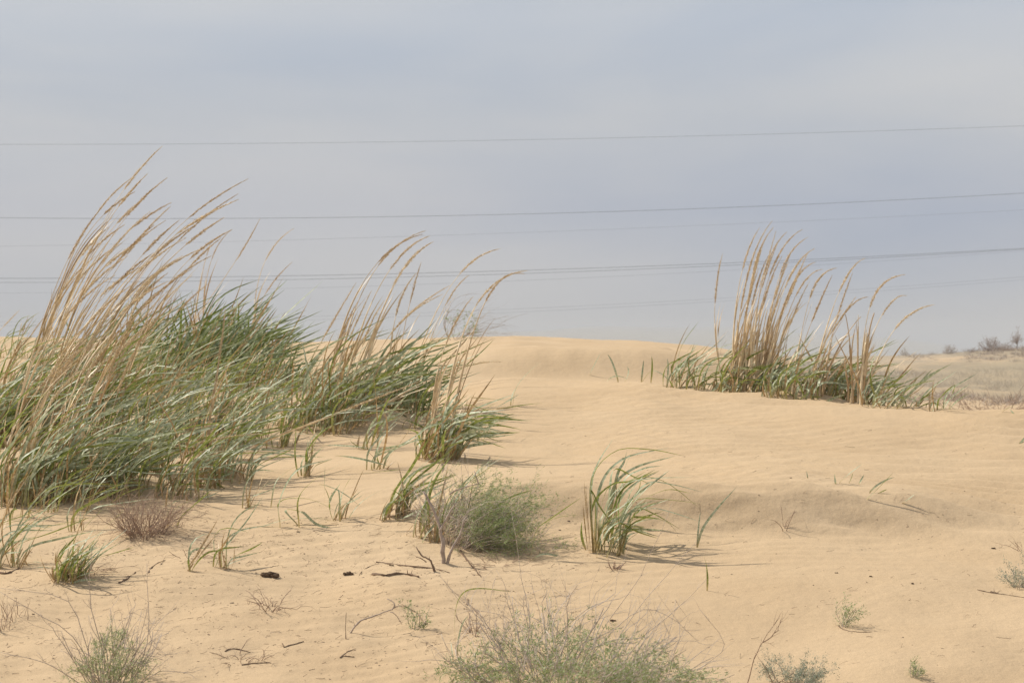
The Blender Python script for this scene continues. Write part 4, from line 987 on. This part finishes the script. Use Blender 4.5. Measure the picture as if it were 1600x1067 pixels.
clod(612, 885, .007, 'little clod stuck under the long dark branch', 9)
clod(466, 831, .006, 'small clod on the sand under the arching sheaf', 12)
clod(1552, 858, .009, 'dark crumb on the open slope near the right edge', 14)
clod(1426, 912, .008, 'brown crumb in the middle of the open right sand', 15)
clod(1361, 901, .006, 'pale brown crumb left of the one in the middle of the right sand', 16)
clod(1307, 895, .006, 'leftmost flat crumb on the open right sand', 17)

ml = MB()
# crumbs, chaff and short broken stems strewn over the sand, thickest in the left foreground
N = 3400
for k in range(N):
    if k < 2500: px, row = rng.uniform(0, 900), 1067 - 260 * rng.uniform(0, 1)**0.8
    elif k < 2950: px, row = rng.uniform(850, 1600), rng.uniform(660, 1067)
    else: px, row = 330 + rng.normal(0, 130), rng.normal(850, 28)
    if not (-60 < px < 1660 and 600 < row < 1090): continue
    c = hit(px, row)
    if rng.uniform() < .62:
        s = rng.uniform(.0009, .0026) * (1.5 if rng.uniform() < .12 else 1)
        d = rng.normal(size=(8, 3)) * 0.35
        V = np.array([[-1, -1, -.5], [1, -1, -.5], [1, 1, -.5], [-1, 1, -.5], [-.6, -.6, .7], [.6, -.6, .7], [.6, .6, .7], [-.6, .6, .7]]) + d
        V = V * s * np.array([rng.uniform(.8, 2.4), 1, .7]) + c
        ml.add(V, quads=[[0, 1, 5, 4], [1, 2, 6, 5], [2, 3, 7, 6], [3, 0, 4, 7], [4, 5, 6, 7]], att=rng.uniform(.0, .9))
    else:
        a = rng.normal(0, .9); L = rng.uniform(.008, .035) * (1.8 if rng.uniform() < .1 else 1); r = rng.uniform(.0004, .001)
        q = c + np.array([math.cos(a), math.sin(a), 0]) * L; q[2] = gz(q[0], q[1]) + rng.uniform(.001, .012)
        mid = (c + q) / 2 + rng.normal(0, .003, 3); mid[2] = max(mid[2], gz(mid[0], mid[1]) + .001)
        c2 = c.copy(); c2[2] += .001
        ml.tube(catmull([c2, mid, q], 5), r, 3, att=rng.uniform(.0, .9))
lit = ml.build('plant_litter', M_BARK, smooth=False)
tag(lit, 'crumbs of bark and short broken stems strewn over the sand', 'litter', kind='stuff')

# ------------------------------------------------------------------ far hill: scrub cover, bushes, a small tree
mh = MB()
for k in range(900):
    Y = rng.uniform(70, 215); px = rng.uniform(1250, 1750)
    x = (px - 800) / F * Y; z = gz(x, Y)
    if vnoise(np.array([x * .11]), np.array([Y * .05]), 21)[0] < -0.10: continue
    s = rng.uniform(.15, .55) * (1.0 if Y > 110 else .8)
    n = 34
    d = rng.normal(size=(n, 3)); d[:, 2] = abs(d[:, 2]) * .8 + .2; d /= np.linalg.norm(d, axis=1)[:, None]
    b = np.array([x, Y, z]) + rng.normal(0, s * .35, (n, 3)) * np.array([1.6, 1.6, 0])
    mh.kites(b, d, s * rng.uniform(.5, 1.1, n), s * .03, rng.uniform(0, 1, n))
o = mh.build('hill_scrub', M_TWIG, smooth=False); tag(o, 'dry low scrub covering the hazy hillside', 'scrub', kind='stuff')
def far_bush(px, row, w_px, h_px, label, name='far_bush', n=60, stem=False, cat='bush'):
    c = hit(px, row); Y = c[1]; s = Y / F
    R, Hh = w_px * s / 2, h_px * s
    root = empty(name, c); tag(root, label, cat, 'bushes on the hazy hill')
    mb = MB()
    top0 = .35 * Hh if stem else 0
    if stem: mb.tube(np.array([c, c + [0.02 * Hh, 0, .25 * Hh], c + [-.02 * Hh, 0, .5 * Hh]]), [.05 * Hh * .6, .035 * Hh * .6, .02 * Hh * .6], 5, att=.2)
    for i in range(n):
        a = rng.uniform(0, 2 * math.pi); rr = R * math.sqrt(rng.uniform(0, 1)); hz = Hh * math.sqrt(max(0.05, 1 - (rr / R)**2)) * rng.uniform(.7, 1.05)
        e_ = c + np.array([math.cos(a) * rr, math.sin(a) * rr, hz]); s0 = c + np.array([0, 0, top0 * rng.uniform(.7, 1.2)]) + rng.normal(0, R * (.05 if stem else .22), 3) * [1, 1, 0]
        mid = (s0 + e_) / 2 + np.array([math.cos(a), math.sin(a), 0]) * rr * .15 + rng.normal(0, R * .06, 3)
        path = catmull([s0, mid, e_], 6); mb.tube(path, np.linspace(.016, .006, 6) * (Hh / 1.6)**.5, 3, att=rng.uniform(.1, .5))
        for _ in range(7):
            k = int(rng.integers(2, 6)); d = nz(path[k] - path[k - 1] + rng.normal(0, .1, 3))
            q = path[k] + nz(d + rng.normal(0, .6, 3)) * Hh * rng.uniform(.10, .24)
            mb.tube([path[k], (path[k] + q) / 2 + rng.normal(0, Hh * .015, 3), q], [.008, .006, .004], 3, att=rng.uniform(.1, .5))
    mb.build('branches', M_TWIGR, root)
    return root
far_bush(1549, 549, 44, 24, 'round leafless bush, the biggest on the hazy hill ridge', n=70)
far_bush(1572, 549, 34, 14, 'low bush filling the gap between the round bush and the little tree', n=40)
far_bush(1589, 546, 22, 33, 'thin little tree standing highest on the hill ridge', name='far_tree', stem=True, n=26, cat='tree')
far_bush(1484, 553, 26, 15, 'faint bush alone on the ridge left of the round bush', n=40)
far_bush(1522, 550, 26, 8, 'flat scrubby bush at the left foot of the round bush', n=30)
far_bush(1414, 556, 16, 14, 'faintest bush where the ridge dips into the dust', n=26)
far_bush(1456, 555, 16, 6, 'tiny low bush on the middle of the hazy ridge', n=18)
shrub('valley_shrub', 1560, 600, 'low dry twiggy scrub in the valley behind the crest at the right edge', 'shrub', 60, (.25, .55), .006, 2, 1.4, .1, M_TWIGR, kids=(1, 3), rad=1.6, up=.5, shade=.8, at=[(1560 - 800) / F * 62, 62, gz((1560 - 800) / F * 62, 62)])

# ------------------------------------------------------------------ power lines far behind
WIRES = [  # rows at px 0, 800, 1600 ; distance ; radius ; label
    (226, 219, 197, 150, .012, 'highest power cable across the sky'),
    (340.5, 335, 302, 140, .016, 'second power cable from the top, dark and clear'),
    (385, 364, 328, 190, .009, 'faint cable just under the second one, rising to the right'),
    (435, 423, 388, 140, .016, 'upper one of the close pair of dark cables'),
    (441.5, 428, 389.5, 143, .015, 'lower one of the close pair of dark cables'),
    (458, 439, 392, 190, .009, 'faint cable directly beneath the close dark pair'),
    (503, 483, 432.5, 200, .009, 'upper one of the two lowest faint cables above the dunes'),
    (509, 488, 437, 203, .009, 'lower one of the two lowest faint cables above the dunes')]
for r0, r1, r2, Y, rad, lab in WIRES:
    c = np.linspace(-900, 2500, 60); t = c / 1600
    a = 2 * (r0 + r2 - 2 * r1); b = r2 - r0 - a
    rows = r0 + b * t + a * t * t
    slope = b + a * 0.5
    path = np.stack([(c - 800) / F * Y, np.full_like(c, Y), CZ - (rows - HR) / F * Y], 1)
    m = MB(); m.tube(path, rad * .6, 6); o = m.build('power_cable', M_WIRE, origin=path[0]); tag(o, lab, 'power cable', 'power cables across the sky')

# ------------------------------------------------------------------ dusty air
import bmesh
def volume_box(name, x0, x1, y0, y1, z0, z1, col, dens, aniso=0.2):
    bm = bmesh.new(); bmesh.ops.create_cube(bm, size=1.0)
    for v in bm.verts: v.co = ((v.co.x + .5) * (x1 - x0) + x0, (v.co.y + .5) * (y1 - y0) + y0, (v.co.z + .5) * (z1 - z0) + z0)
    me = bpy.data.meshes.new(name); bm.to_mesh(me); bm.free()
    m = bpy.data.materials.new(name + '_air'); m.use_nodes = True; n, l = m.node_tree.nodes, m.node_tree.links; n.clear()
    out = n.new('ShaderNodeOutputMaterial'); pv = n.new('ShaderNodeVolumePrincipled')
    pv.inputs['Color'].default_value = (*col, 1); pv.inputs['Density'].default_value = dens; pv.inputs['Anisotropy'].default_value = aniso
    l.new(pv.outputs[0], out.inputs['Volume']); me.materials.append(m)
    o = bpy.data.objects.new(name, me); link(o); tag(o, kind='stuff'); return o
volume_box('haze', -1650, 1650, -260, 1650, -12, 26, (0.95, 0.94, 0.92), 0.0008, 0.0)
def dust_cloud(name, c, r, col, dens):
    bm = bmesh.new(); bmesh.ops.create_icosphere(bm, subdivisions=4, radius=1.0)
    for v in bm.verts:
        k = 1 + .10 * math.sin(v.co.x * 7 + v.co.y * 3) + .07 * math.sin(v.co.x * 17 + 1)
        v.co = (v.co.x * r[0], v.co.y * r[1], v.co.z * r[2] * k)
    me = bpy.data.meshes.new(name); bm.to_mesh(me); bm.free()
    m = bpy.data.materials.new(name + '_air'); m.use_nodes = True; n, l = m.node_tree.nodes, m.node_tree.links; n.clear()
    out = n.new('ShaderNodeOutputMaterial'); pv = n.new('ShaderNodeVolumePrincipled')
    pv.inputs['Color'].default_value = (*col, 1); pv.inputs['Density'].default_value = dens; pv.inputs['Anisotropy'].default_value = 0.3
    l.new(pv.outputs[0], out.inputs['Volume']); me.materials.append(m)
    o = bpy.data.objects.new(name, me); o.location = c; link(o); tag(o, kind='stuff'); return o
dust_cloud('blowing_dust', (28, 95, -1.45), (17, 45, 3.5), (1.0, 0.83, 0.57), 0.022)
dust_cloud('drifting_sand', (1.2, 41, CZ + .10), (6.5, 6.5, .42), (1.0, 0.92, 0.76), 0.045)
